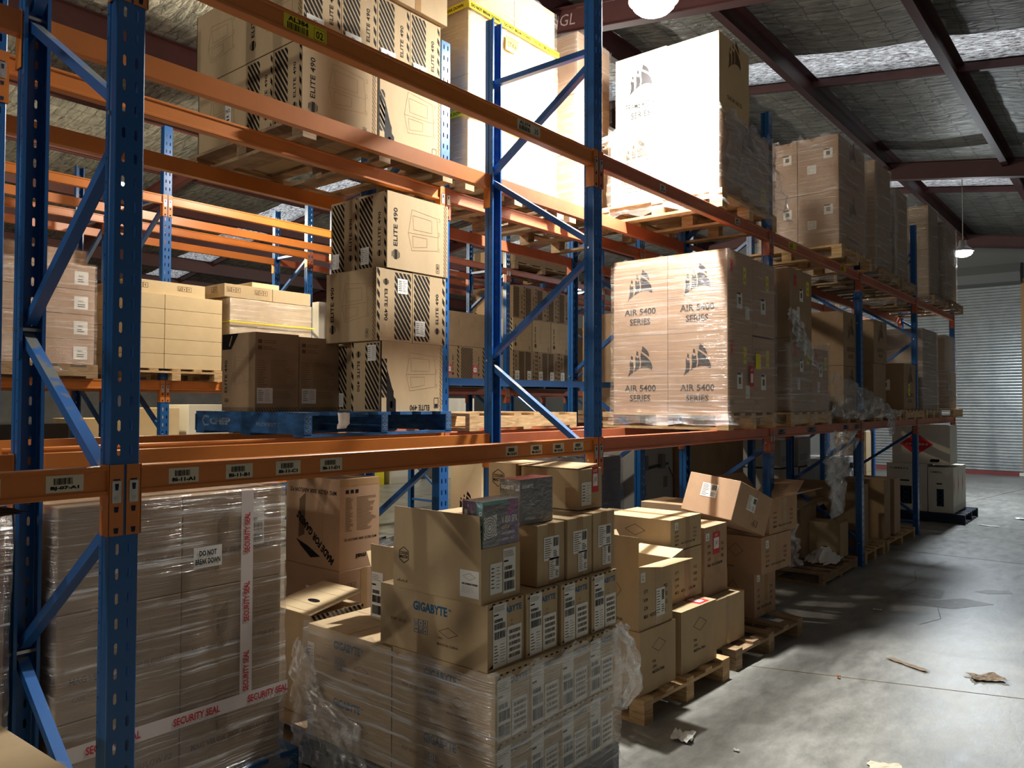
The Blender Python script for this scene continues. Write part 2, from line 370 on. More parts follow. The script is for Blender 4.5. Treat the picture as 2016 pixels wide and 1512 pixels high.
# ============================================================ THE BUILDING
XL, XR, YB, YF = -21.0, 6.5, -12.0, 22.0
XRIDGE, ZROOF0, SL = -6.3, 6.05, .15
def zroof(x): return ZROOF0 - SL*x if x > XRIDGE else ZROOF0 - SL*XRIDGE + SL*(x - XRIDGE)
b = MB(); b.box(XL, XR, YB, YF, -.25, 0); struct('floor', b, 'floor')
b = MB()
for (p, q) in (((.59-1.2*1.262, 4.151-1.2*.41), (.59+4.6*1.262, 4.151+4.6*.41)), ((-3, 12.9), (-.02, 22)), ((.0, 22), (-.3, 17.6)), ((1.6, 22), (.1, 13.0))):
    pass
b.bar((-1.0, 3.62, .0006), (6.4, 6.03, .0006), .008, .001)       # sawn slab joints
b.bar((-.35, 13.6, .0006), (.9, 21.9, .0006), .014, .001)
b.bar((-20.9, 9.3, .0006), (6.4, 9.3, .0006), .010, .001)
o = b.build('trim_1', 'ink_soft'); tag(o, None, None, None, 'structure')
# worn floor patches near the right side
b = MB(); fr = (V((0, 0, 0)), V((1, 0, 0)), V((0, 1, 0)), V((0, 0, 1)))
for pts in ([(.51, 6.90), (.60, 7.12), (.80, 7.34), (.93, 7.30), (.96, 6.96), (.83, 6.88), (.66, 6.98)], [(.50, 6.50), (.72, 6.66), (.95, 6.88), (1.12, 7.10), (1.37, 7.03), (1.12, 6.62), (.86, 6.58), (.70, 6.46)], [(1.15, 7.46), (1.22, 7.60), (1.40, 7.72), (1.45, 7.60), (1.28, 7.44)]):
    b.poly(fr, pts, 0, .0012)
b.line(fr, [(.55, 6.95), (.62, 7.6), (.50, 8.1), (.66, 8.9)], .005, 1, .0014); b.line(fr, [(1.0, 6.6), (1.1, 6.2), (1.0, 5.9)], .004, 1, .0014)
o = b.build('trim_2', [simple('floor_repair_patch', (.225, .21, .185), .5, 0, .3, .35, 14), 'ink_soft']); tag(o, None, None, None, 'structure')

# walls
b = MB(); b.box(XL-.2, XL, YB, YF, 0, 7.6); struct('wall_left', b, 'concrete_wall')
b = MB(); b.box(XR, XR+.2, YB, YF, 0, 6.2); struct('wall_right', b, 'concrete_wall')
b = MB(); b.box(XL, XR, YB-.2, YB, 0, 7.6); struct('wall_back', b, 'concrete_wall')
DX0, DX1, DZ = -4.4, .06, 4.85
b = MB()
b.box(XL, DX0, YF, YF+.2, 0, 7.6); b.box(DX1, XR, YF, YF+.2, 0, 7.6); b.box(DX0, DX1, YF, YF+.2, DZ, 7.6)
struct('wall_front', b, 'wall_steel')
# roller door: curtain of curved interlocking slats, bottom rail, guides, drum hood
def slat_mat():
    m = simple('galvanised_roller_slats', (.42, .45, .46), .32, .75, .5, .12, 4)
    return m
prof = []; n = int(DZ/.075)
for i in range(n):
    z = .10 + i*.075
    for a, dz in ((0, 0), (.010, .012), (.016, .030), (.014, .048), (.004, .062), (-.002, .070)): prof.append((z+dz, a))
b = MB()
vs = [(DX0+.05, YF-.02-a, z) for z, a in prof] + [(DX1-.02, YF-.02-a, z) for z, a in prof]
b.add(vs, [(i, i+1, len(prof)+i+1, len(prof)+i) for i in range(len(prof)-1)])
door = struct('door_1', b, slat_mat()); door['label'] = 'galvanised roller door closed at the far end of the aisle'
b = MB(); b.box(DX0+.05, DX1-.02, YF-.05, YF-.005, .0, .10); b.build('bottom_rail', M['red'] if False else simple('faded_red_rail', (.22, .05, .05), .6), parent=door)
b = MB(); b.box(DX1-.03, DX1+.05, YF-.09, YF-.001, 0, DZ+.1); b.build('guide_rail', simple('ochre_door_guide', (.45, .26, .12), .6), parent=door)
b = MB(); b.box(DX0-.05, DX0+.03, YF-.09, YF-.001, 0, DZ+.1); b.build('guide_rail', simple('ochre_door_guide_far', (.45, .26, .12), .6), parent=door)
b = MB(); b.prism([(YF-.001, DZ-.05), (YF-.42, DZ+.0), (YF-.50, DZ+.22), (YF-.35, DZ+.46), (YF-.001, DZ+.5)], DX0, DX1, 'x'); b.build('drum_hood', 'wall_steel', parent=door)
b = MB(); b.box(DX1-.10, DX1-.0, YF-.16, YF-.05, .01, .09); b.build('floor_lock', 'paper', parent=door)

# roof: rafters across, purlins along, foil blanket sagging between them, translucent strips
RAF = [-9.06, -1.58, 5.92, 13.40, 20.75]
SKY = [(1.15, 2.05), (8.62, 9.55), (15.42, 16.32)]
def raf_bar(y):
    b = MB()
    for xa, xb in ((XL, XRIDGE), (XRIDGE, XR)):
        za, zb = zroof(xa)-.52, zroof(xb)-.52
        for (w, h, dz) in ((.13, .012, .006), (.010, .27, .15), (.13, .012, .294)):
            b.add([(x, y+s*w/2, z+dz+t*h/2) for x, z in ((xa, za), (xb, zb)) for s, t in ((-1,-1),(1,-1),(1,1),(-1,1))],
                  [(0,1,2,3),(7,6,5,4),(0,4,5,1),(1,5,6,2),(2,6,7,3),(3,7,4,0)])
    return b
for i, y in enumerate(RAF): struct('rafter_beam', raf_bar(y), 'rafter')
# painted lettering on the near rafter
b = MB(); xm = -2.35; s = math.atan(SL)
fr = (V((xm-.55, 5.92-.008, zroof(xm)-.33)), V((math.cos(s), 0, -math.sin(s))), V((math.sin(s), 0, math.cos(s))), V((0, -1, 0)))
b.text(fr, '·ENGL', 0, 0, .13, 0, bold=.0, lift=.002)
b.build('painted_mark', simple('chalk_marking', (.30, .22, .22), .9), parent=bpy.data.objects['rafter_beam.002'])
purl = []
x = 5.91
while x > XL: purl.append(x); x -= 1.72
for x in purl:
    z = zroof(x)-.345; b = MB()
    b.prism([(x-.045, z+.0), (x+.045, z+.0), (x+.045, z+.007), (x-.038, z+.007), (x-.038, z+.313), (x+.045, z+.313), (x+.045, z+.32), (x-.045, z+.32)], YB, YF, 'y')
    struct('purlin', b, 'rafter')
# bridging channels beside the translucent strips
for j, (ya, yb) in enumerate(SKY):
    for y in (yb+.03,):
        b = MB()
        for xa, xb in ((XL, XRIDGE), (XRIDGE, XR)):
            za, zb = zroof(xa)-.06, zroof(xb)-.06
            b.add([(x, y+s*.03, z+t*.05) for x, z in ((xa, za), (xb, zb)) for s, t in ((-1,-1),(1,-1),(1,1),(-1,1))],
                  [(0,1,2,3),(7,6,5,4),(0,4,5,1),(1,5,6,2),(2,6,7,3),(3,7,4,0)])
        struct('roof_bridging', b, 'rafter')
edges_x = sorted(set(purl+[XL, XRIDGE, XR]))
def strip(ya, yb, sag, ny, name, mat, lift=.0):
    b = MB(); nx = 6; cols = []
    for xa, xb in zip(edges_x[:-1], edges_x[1:]):
        for k in range(nx):
            t = k/nx; cols.append((xa+(xb-xa)*t, sag*math.sin(math.pi*t)*(1 if xb-xa > 1 else .3)))
    cols.append((edges_x[-1], 0)); vs = []
    for j in range(ny+1):
        y = ya+(yb-ya)*j/ny
        for x, sg in cols: vs.append((x, y, zroof(x)+lift-sg*(1+.25*math.sin(y*1.7+x)) + .012*math.sin(y*9+x*3)*(sag > 0)))
    w = len(cols)
    b.add(vs, [(j*w+i, (j+1)*w+i, (j+1)*w+i+1, j*w+i+1) for j in range(ny) for i in range(w-1)])
    o = b.build(name, mat, smooth=True); o['kind'] = 'structure'; return o
ys = [YB] + [v for ab in SKY for v in ab] + [YF]
k = 0
for i in range(0, len(ys), 2): strip(ys[i], ys[i+1], .05, max(8, int((ys[i+1]-ys[i])*3)), 'ceiling' , 'foil')
for i, (ya, yb) in enumerate(SKY): strip(ya, yb, 0, 4, 'window_%d' % (i+1), 'skylight', .01)
# roof deck above the foil (closes the roof beside the strips)
for i in range(0, len(ys), 2):
    b = MB()
    for xa, xb in ((XL-.2, XRIDGE), (XRIDGE, XR+.2)):
        za, zb = zroof(xa)+.06, zroof(xb)+.06
        ya, yb = ys[i]-(.2 if i == 0 else 0), ys[i+1]+(.2 if i == 6 else 0)
        b.add([(xa,ya,za),(xb,ya,zb),(xb,yb,zb),(xa,yb,za),(xa,ya,za+.05),(xb,ya,zb+.05),(xb,yb,zb+.05),(xa,yb,za+.05)],
              [(0,3,2,1),(4,5,6,7),(0,1,5,4),(1,2,6,5),(2,3,7,6),(3,0,4,7)])
    struct('roof_sheeting', b, 'wall_steel')

# fluorescent batten with a green light and cable tray under the roof at upper left
bt = thing('ceiling_batten', 'long grey batten with a lit green indicator hung under the foil roof', 'light fitting', (-4.6, 2.6, 6.15))
b = MB(); b.box(-.05, .05, -2.2, 1.6, 0, .07); b.build('housing', 'lamp_case', bt)
b = MB(); b.box(-.056, .056, -.62, -.47, -.004, .05); b.build('indicator', 'green_led', bt)
for y in (-1.7, -.2, 1.2):
    b = MB(); b.tube([(0, y, .07), (0, y, zroof(-4.6)-6.15-.02)], .006, 6); b.build('hanger', 'black_plastic', bt)

# ============================================================ LAMPS
def lamp(x, y, z, label):
    t = thing('high_bay_lamp', label, 'lamp', (x, y, z), 0, 'high bay lamps')
    b = MB(); b.lathe([(.0, .255), (.06, .25), (.075, .16), (.11, .12), (.17, .08), (.185, .06), (.185, .045), (.162, .045)], 28); b.build('housing', 'lamp_case', t, smooth=True)
    b = MB(); b.lathe([(.0, -.055), (.07, -.048), (.12, -.028), (.15, .0), (.160, .05)], 28); b.build('lens', 'lamp', t, smooth=True)
    b = MB(); b.tube([(0, 0, .25), (0, 0, zroof(x)-z-.02)], .006, 6); b.build('hanging_chain', 'steel', t)
    return t
lamp(LAMPS[0][0], LAMPS[0][1], LAMPS[0][2], 'glaring white lamp hanging above the wrapped upper pallets')
lamp(LAMPS[1][0], LAMPS[1][1], LAMPS[1][2], 'far bright white lamp hanging near the roller door')
lamp(LAMPS[2][0], LAMPS[2][1], LAMPS[2][2], 'lamp behind the camera over the near rack')
lamp(LAMPS[3][0], LAMPS[3][1], LAMPS[3][2], 'warm lamp over the aisle behind the near racks, hidden by the upper ELITE cartons')
lamp(LAMPS[4][0], LAMPS[4][1], LAMPS[4][2], 'lamp over the far aisle near the end wall')
lamp(LAMPS[5][0], LAMPS[5][1], LAMPS[5][2], 'warm lamp over the far left aisle, hidden by the foreground post')
lamp(LAMPS[6][0], LAMPS[6][1], LAMPS[6][2], 'lamp over the middle aisle behind the camera')

# ============================================================ RACKING
P = 2.68
def post_mesh(H, name):
    """slotted C-section post: web faces +x at x=0, flanges run back to x=-.067"""
    b = MB(); w = .045; t = .0022; p = .0762; n = int(H/p)
    cols = [(-w+.004, 0.0), (0.0, w-.004)]
    for (ya, yb) in cols:
        yc = -.019 if ya < -.01 else .019
        for i in range(n):
            z0, z1 = i*p, (i+1)*p; zc = (z0+z1)/2; hw, hh = .0052, .0185
            out = [(ya, z0), (yc, z0), (yb, z0), (yb, zc), (yb, z1), (yc, z1), (ya, z1), (ya, zc)]
            inn = [(yc-hw, zc-hh*.7), (yc, zc-hh), (yc+hw, zc-hh*.7), (yc+hw, zc), (yc+hw, zc+hh*.7), (yc, zc+hh), (yc-hw, zc+hh*.7), (yc-hw, zc)]
            for x, flip in ((0, False), (-t, True)):
                vs = [(x, y, z) for y, z in out+inn]
                fs = [(k, (k+1) % 8, 8+(k+1) % 8, 8+k) for k in range(8)]
                if flip: fs = [f[::-1] for f in fs]
                b.add(vs, fs)
            vs = [(x, y, z) for x in (0, -t) for y, z in inn]
            b.add(vs, [(k, (k+1) % 8, 8+(k+1) % 8, 8+k) for k in range(8)])
        b.box(-t, 0, ya, yb, n*p, H)
    # bends, flanges (with a pressed rib) and return lips
    for s in (-1, 1):
        pr = [(0, s*(w-.004)), (-.0015, s*(w-.001)), (-.005, s*w), (-.028, s*w), (-.031, s*(w-.004)), (-.046, s*(w-.004)), (-.049, s*w), (-.067, s*w), (-.067, s*(w-.012)),
              (-.067+t, s*(w-.012)), (-.067+t, s*(w-t)), (-.050, s*(w-t)), (-.047, s*(w-.004-t)), (-.030, s*(w-.004-t)), (-.027, s*(w-t)), (-.006, s*(w-t)), (-.003, s*(w-.003)), (-t, s*(w-.005))]
        if s < 0: pr = pr[::-1]
        b.prism(pr, 0, H, 'z')
        fr = (V((0, s*w, 0)), V((1, 0, 0)), V((0, 0, 1)), V((0, s, 0)))
        for i in range(int(H/(p*1.0))):
            b.rect(fr, -.060, i*p+.034, -.055, i*p+.042, 1, .0006)
    return b.mesh(name, ['blue', 'hole'])
post_m = {H: post_mesh(H, 'post_%d' % int(H*100)) for H in (4.27, 4.56)}
def brace_bar(p0, p1, y):
    # channel section brace between two points (x,z)
    b = MB(); a = V((p0[0], y, p0[1])); c = V((p1[0], y, p1[1]))
    d = (c-a).normalized(); n = V((0, 1, 0)); u = d.cross(n)
    prof = [(-.017, -.019), (.017, -.019), (.017, .019), (.0145, .019), (.0145, -.0165), (-.0145, -.0165), (-.0145, .019), (-.017, .019)]
    vs = [q + u*i + n*j for q in (a, c) for i, j in prof]; m = len(prof)
    b.add(vs, [(k, (k+1) % m, m+(k+1) % m, m+k) for k in range(m)] + [tuple(range(m))[::-1], tuple(range(m, 2*m))])
    return b
DEP = .84
def make_frame(H, label, group):
    t = thing('upright_frame', label, 'rack upright', (0, 0, 0), 0, group)
    obj('post', post_m[H], t, (0, 0, 0)); obj('post', post_m[H], t, (-DEP, 0, 0), math.pi)
    zb = [.85, 2.06, 3.25]; zf = [.25, 1.46, 2.69, 3.84]
    xb, xf = -DEP+.030, -.030
    segs = [((xf, zf[0]+.02), (xb, zb[0]-.03)), ((xb, zb[0]+.03), (xf, zf[1]-.03)), ((xf, zf[1]+.03), (xb, zb[1]-.03)), ((xb, zb[1]+.03), (xf, zf[2]-.03)),
            ((xf, zf[2]+.03), (xb, zb[2]-.03)), ((xb, zb[2]+.03), (xf, zf[3]-.04))]
    for i, (p, q) in enumerate(segs): brace_bar(p, q, .004 if i % 2 else -.004).build('diagonal_brace', 'brace', t)
    brace_bar((xb, zf[3]+.02), (xf, zf[3]+.02), 0).build('horizontal_brace', 'brace', t)
    brace_bar((xb, .16), (xf, .16), 0).build('horizontal_brace', 'brace', t)
    for x in (-.034, -DEP+.034):
        b = MB(); b.box(x-.06, x+.06, -.065, .065, 0, .006); b.build('base_plate', 'blue', t)
    for x, zs in ((xb-.004, zb), (xf-.004, zf[:3])):
        for z in zs:
            b = MB(); b.bar((x, -.052, z), (x, .052, z), .012, .012); b.build('bolt', 'steel', t)
    return t
rows = {  # name: (front x, height, frames k range, levels)
    'near':   dict(x=0.0,   H=4.27, ks=range(-1, 6)),
    'second': dict(x=-1.24, H=4.27, ks=range(-1, 6)),
    'third':  dict(x=-5.12, H=4.56, ks=range(0, 6)),
    'fourth': dict(x=-6.45, H=4.56, ks=range(0, 6)),
}
ORD = {-1: 'before the first', 0: 'first', 1: 'second', 2: 'third', 3: 'fourth', 4: 'fifth', 5: 'sixth'}
proto = {}
for rn, r in rows.items():
    for k in r['ks']:
        lab = {'near': {-1: 'blue upright frame out of view left of the foreground frame', 0: 'large blue slotted upright frame in the left foreground',
                        1: 'tall blue upright frame standing between the two halves of the photo', 2: 'blue upright frame right of the sail logo boxes',
                        3: 'blue upright frame behind the draped loose plastic', 4: 'blue upright frame just before the red diamond boxes', 5: 'end upright frame nearest the roller door'}}.get(rn, {}).get(k)
        if lab is None: lab = 'blue upright frame of the %s rack row, %s one along the aisle' % (rn, ORD[k])
        if r['H'] not in proto: t = proto[r['H']] = make_frame(r['H'], lab, 'blue rack upright frames')
        else: t = copy_tree(proto[r['H']])
        t.location = (r['x'], k*P, 0); t['label'] = lab
# beams ------------------------------------------------------
BL = P - .09
def beam_proto(mat):
    t = thing('rack_beam', 'b', 'rack beam', (0, 0, 0), 0, 'orange rack beams')
    b = MB(); pr = [(-.048, 0), (-.003, 0), (0, -.003), (0, -.011), (-.006, -.015), (-.006, -.072), (0, -.076), (0, -.087), (-.003, -.090), (-.048, -.090)]
    b.prism(pr, -BL/2, BL/2, 'y'); b.build('beam_rail', mat, t)
    for s in (-1, 1):
        b = MB(); y0 = s*(BL/2+.0405); y1 = s*(BL/2-.004)
        ya, yb = min(y0, y1), max(y0, y1)
        # face plate lying on the post, side plate wrapping its flange
        b.box(.0005, .0045, ya, yb, -.214, .004)
        sy = s*(BL/2-.002); b.box(-.052, .0045, min(sy, sy-s*.004), max(sy, sy-s*.004), -.214, .004)
        fr = (V((.0045, 0, 0)), V((0, 1, 0)), V((0, 0, 1)), V((1, 0, 0))); yc = s*(BL/2+.019)
        for z in (-.125, -.190):
            b.poly(fr, [(yc-.0075, z), (yc+.0075, z), (yc+.0055, z-.017), (yc-.0055, z-.017)], 1)
        b.rect(fr, yc-.010, -.044, yc+.010, -.040, 1)
        c = b.build('end_connector', [mat, 'hole'], t)
        b = MB(); b.box(.0046, .0072, yc-.0135, yc+.0135, -.113, -.046)
        f2 = (V((.0072, 0, 0)), V((0, 1, 0)), V((0, 0, 1)), V((1, 0, 0)))
        b.poly(f2, [(yc-.006, -.054), (yc+.006, -.054), (yc+.004, -.074), (yc-.004, -.074)], 1)
        b.poly(f2, [(yc+.0075*math.cos(a*math.pi/5), -.098+.0075*math.sin(a*math.pi/5)) for a in range(10)], 2)
        b.build('locking_clip', ['steel', 'hole', 'lamp_case'], c)
    return t
bp_new = beam_proto('orange'); bp_hazed = beam_proto('orange_hazed')
used = set()
def beam(x, k, z, label, back=False, old=False):  # old selects the orange with haze painted into it
    src = bp_hazed if old else bp_new
    if src.name in used: t = copy_tree(src)
    else: t = src; used.add(src.name)
    t.location = (x, (k+.5)*P, z); t['label'] = label
    if back: t.rotation_euler = (0, 0, math.pi)
    return t
ZL, ZU = 1.590, 3.2575
BN = {-1: 'bay left of the foreground frame', 0: 'bay with white BI labels', 1: 'bay holding the AIR cartons', 2: 'bay before the fourth post', 3: 'bay past the fourth post', 4: 'last bay by the roller door'}
front_beams = {}
for k in range(-1, 5):
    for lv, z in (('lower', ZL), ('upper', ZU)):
        old = k >= 1  # farther bays take the haze-tinted orange
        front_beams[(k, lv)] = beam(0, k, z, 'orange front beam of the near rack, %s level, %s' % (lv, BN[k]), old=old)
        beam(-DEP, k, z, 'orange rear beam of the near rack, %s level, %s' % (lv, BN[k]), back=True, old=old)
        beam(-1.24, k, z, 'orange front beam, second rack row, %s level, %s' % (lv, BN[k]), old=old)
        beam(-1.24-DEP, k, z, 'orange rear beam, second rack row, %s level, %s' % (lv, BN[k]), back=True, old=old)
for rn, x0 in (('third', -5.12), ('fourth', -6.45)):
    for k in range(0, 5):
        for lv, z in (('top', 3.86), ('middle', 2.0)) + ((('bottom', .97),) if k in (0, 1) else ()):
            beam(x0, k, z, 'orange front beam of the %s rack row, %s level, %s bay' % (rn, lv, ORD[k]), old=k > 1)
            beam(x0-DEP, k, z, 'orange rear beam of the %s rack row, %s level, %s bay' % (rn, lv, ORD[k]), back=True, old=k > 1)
# location labels stuck on beams ------------------------------
def barcode(b, fr, u0, v0, u1, v1, mi, seed=0):
    r = random.Random(seed); u = u0
    while u < u1-.0005:
        w = r.choice((1, 1, 2, 3))*(u1-u0)/64; b.rect(fr, u, v0, min(u+w, u1), v1, mi, .0014); u += w + r.choice((1, 1, 2))*(u1-u0)/64
def bay_label(bm, text, y0, y1, zt, h, paper='paper_cream', num=None):
    cy = bm.location.y; b = MB()
    fr = (V((-.006, y0-cy, -zt-h)), V((0, 1, 0)), V((0, 0, 1)), V((1, 0, 0))); w = y1-y0
    b.rect(fr, 0, 0, w, h, 0, .0008)
    if num:
        b.text(fr, text, w*.10, h*.60, h*.32, 1, width=w*.46, lift=.0016, bold=.03); barcode(b, fr, w*.08, h*.10, w*.56, h*.52, 1, sum(map(ord, text)) % 97)
        b.line(fr, [(w*.70, h*.1), (w*.96, h*.1), (w*.96, h*.86), (w*.70, h*.86)], h*.02, 1, .0016, True)
        b.text(fr, num, w*.83, h*.22, h*.48, 1, width=w*.17, align='c', lift=.0016)
    else:
        barcode(b, fr, w*.20, h*.46, w*.70, h*.84, 1, len(text)); b.text(fr, text, w*.5, h*.12, h*.25, 1, width=w*.76, align='c', lift=.0016, bold=.05)
    b.build('bay_label', [paper, 'ink'], bm)
for bk, t, a, c in ((-1, 'BJ-07-A1', -.221, -.118), (-1, 'BJ-07-B1', -.44, -.335), (0, 'BI-11-A1', .143, .246), (0, 'BI-11-B1', .345, .449), (0, 'BI-11-C1', .544, .65), (0, 'BI-11-D1', .74, .845),
                    (0, 'BI-12-D1', 1.854, 1.95), (0, 'BI-12-C1', 2.054, 2.154), (0, 'BI-12-B1', 2.248, 2.351), (0, 'BI-12-A1', 2.438, 2.538)):
    bay_label(front_beams[(bk, 'lower')], t, a, c, .018, .050)
for t, a, c, in (('BFM-D1', 5.50, 5.70), ('BFM-C1', 6.25, 6.50), ('BFM-B1', 7.35, 7.55), ('BFM-A1', 7.75, 7.95)): bay_label(front_beams[(2, 'lower')], t, a, c, .018, .052, 'ink_grey')
bay_label(front_beams[(0, 'upper')], 'AL384', .557, .752, .016, .060, 'yellow', '02')
bay_label(front_beams[(0, 'upper')], 'AL374', 1.938, 2.13, .016, .056, 'paper_cream', '35')
bay_label(front_beams[(1, 'upper')], 'AL36', 3.43, 3.51, .02, .05); bay_label(front_beams[(1, 'upper')], 'AL35', 4.63, 4.72, .02, .05)
bay_label(front_beams[(2, 'upper')], 'AL354', 5.80, 5.99, .018, .052, 'yellow', '27'); bay_label(front_beams[(2, 'upper')], 'AL344', 7.30, 7.50, .018, .052, 'yellow', '26')

# ============================================================ PRINTED ARTWORK
PM = ['kraft', 'ink', 'ink_blue', 'paper', 'red', 'yellow', 'tape', 'ink_soft', 'ink_line', 'kraft_light']   # slot 0 is the board itself
SAILS = [[(.00,.00),(.10,.09),(.22,.17),(.24,.36),(.215,.56),(.17,.52),(.09,.62),(.075,.50),(.09,.34),(.06,.16)],
         [(.25,.185),(.36,.25),(.47,.295),(.50,.50),(.465,.72),(.40,.66),(.32,.74),(.30,.60),(.32,.44),(.29,.28)],
         [(.50,.305),(.66,.34),(.84,.32),(.985,.24),(1.0,.36),(.93,.54),(.80,.68),(.66,.78),(.53,.86),(.52,.70),(.545,.52),(.53,.38)],
         [(.12,.66),(.20,.60),(.215,.70),(.155,.78)], [(.34,.80),(.44,.76),(.43,.88),(.37,.94)], [(.56,.92),(.72,.82),(.88,.70),(.84,.86),(.76,.97),(.60,1.10)]]
def sail_logo(b, fr, u, v, s, mi, flip=1):
    for p in SAILS:
        pts = [(u+x*s, v+y*s*flip) for x, y in p]
        b.poly(fr, pts if flip > 0 else pts[::-1], mi)
def stripes(b, fr, u0, v0, u1, v1, mi, pitch=.030, w=.55, slope=1.35):
    # black diagonal bars inside a rectangle, running down to the right
    H = v1-v0; L = u1-u0; k = -int(L*slope/pitch/slope)-1; c = v0 - pitch
    while c < v1 + L*slope + pitch:
        # line v = c - slope*(u-u0); band of height pitch*w ; clip against rectangle
        pts = clip([(u0, c), (u1, c-slope*L), (u1, c-slope*L+pitch*w*slope), (u0, c+pitch*w*slope)], u0, v0, u1, v1)
        if len(pts) > 2: b.poly(fr, pts, mi)
        c += pitch*slope
def clip(P_, u0, v0, u1, v1):
    for ax, lim, sg in ((0, u0, 1), (0, u1, -1), (1, v0, 1), (1, v1, -1)):
        o = []
        for i in range(len(P_)):
            a, c = P_[i-1], P_[i]; ia, ic = (a[ax]-lim)*sg >= 0, (c[ax]-lim)*sg >= 0
            if ia != ic:
                t = (lim-a[ax])/(c[ax]-a[ax]); o.append((a[0]+(c[0]-a[0])*t, a[1]+(c[1]-a[1])*t))
            if ic: o.append(c)
        P_ = o
        if not P_: return []
    return P_
def diamond(b, fr, u, v, w, h, mi, t=.002): b.line(fr, [(u-w/2, v), (u, v-h/2), (u+w/2, v), (u, v+h/2)], t, mi, close=True)
def seal(b, fr, u, v, r, mi):
    # round ribbed emblem
    n = 7
    for i in range(n):
        a = -.9+1.8*i/(n-1); hw = r*math.cos(a*1.1)*.9
        if abs(i-3) == 0: b.rect(fr, u-r*.3, v-hw, u+r*.3, v+hw, mi, .0010)
        else: b.line(fr, [(u+r*a, v-hw), (u+r*a, v+hw)], r*.12, mi, .0010)
def icons(b, fr, u, v, s, mi, nx=3, ny=2):
    for j in range(ny):
        for i in range(nx):
            x, y = u+i*s*1.1, v-j*s*1.2
            b.line(fr, [(x, y), (x+s, y), (x+s, y-s), (x, y-s)], s*.08, mi, close=True)
            q = (i+j*nx) % 4
            if q == 0: b.line(fr, [(x+s*.3, y-s*.2), (x+s*.3, y-s*.8), (x+s*.7, y-s*.8), (x+s*.7, y-s*.2)], s*.14, mi)
            elif q == 1: b.poly(fr, [(x+s*.2, y-s*.2), (x+s*.5, y-s*.5), (x+s*.8, y-s*.2), (x+s*.5, y-s*.85)], mi)
            elif q == 2: b.line(fr, [(x+s*.5, y-s*.8), (x+s*.5, y-s*.25), (x+s*.25, y-s*.5)], s*.12, mi)
            else: b.poly(fr, [(x+s*.15, y-s*.55), (x+s*.5, y-s*.2), (x+s*.85, y-s*.55), (x+s*.5, y-s*.6)], mi)
def case_outline(b, fr, u, v, w, h, mi, t=.0016):
    b.line(fr, [(u, v+h*.42), (u+w*.12, v+h), (u+w*.95, v+h*.93), (u+w, v+h*.55), (u+w, v+h*.12), (u+w*.12, v), ], t, mi, close=True)
    b.line(fr, [(u, v+h*.42), (u+w, v+h*.46)], t, mi)
    b.line(fr, [(u+w*.18, v+h*.52), (u+w*.14, v+h*.86), (u+w*.78, v+h*.84), (u+w*.78, v+h*.53)], t, mi, close=True)
    b.line(fr, [(u+w*.14, v+h*.36), (u+w*.16, v+h*.08), (u+w*.62, v+h*.16), (u+w*.62, v+h*.37)], t, mi, close=True)
    for k in (.1, .5, .86): b.line(fr, [(u+w, v+h*k), (u+w*1.05, v+h*k), (u+w*1.05, v+h*(k+.08)), (u+w, v+h*(k+.08))], t, mi)
def textlines(b, fr, u0, v0, u1, v1, n, mi, seed=1, fill=.45):
    r = random.Random(seed); dv = (v1-v0)/n
    for i in range(n):
        L = (u1-u0)*(.55+.45*r.random()); v = v1-(i+.5)*dv
        b.rect(fr, u0, v-dv*fill/2, u0+L, v+dv*fill/2, mi)
def hexagon_logo(b, fr, u, v, r, mi, t1='COOLER', t2='MASTER'):
    pts = [(u+r*math.cos(math.pi/2+k*math.pi/3)*.98, v+r*math.sin(math.pi/2+k*math.pi/3)) for k in range(6)]
    b.line(fr, pts, r*.09, mi, close=True)
    b.text(fr, t1, u, v+r*.06, r*.40, mi, align='c', width=r*1.5, bold=.03); b.text(fr, t2, u, v-r*.42, r*.40, mi, align='c', width=r*1.5, bold=.03)

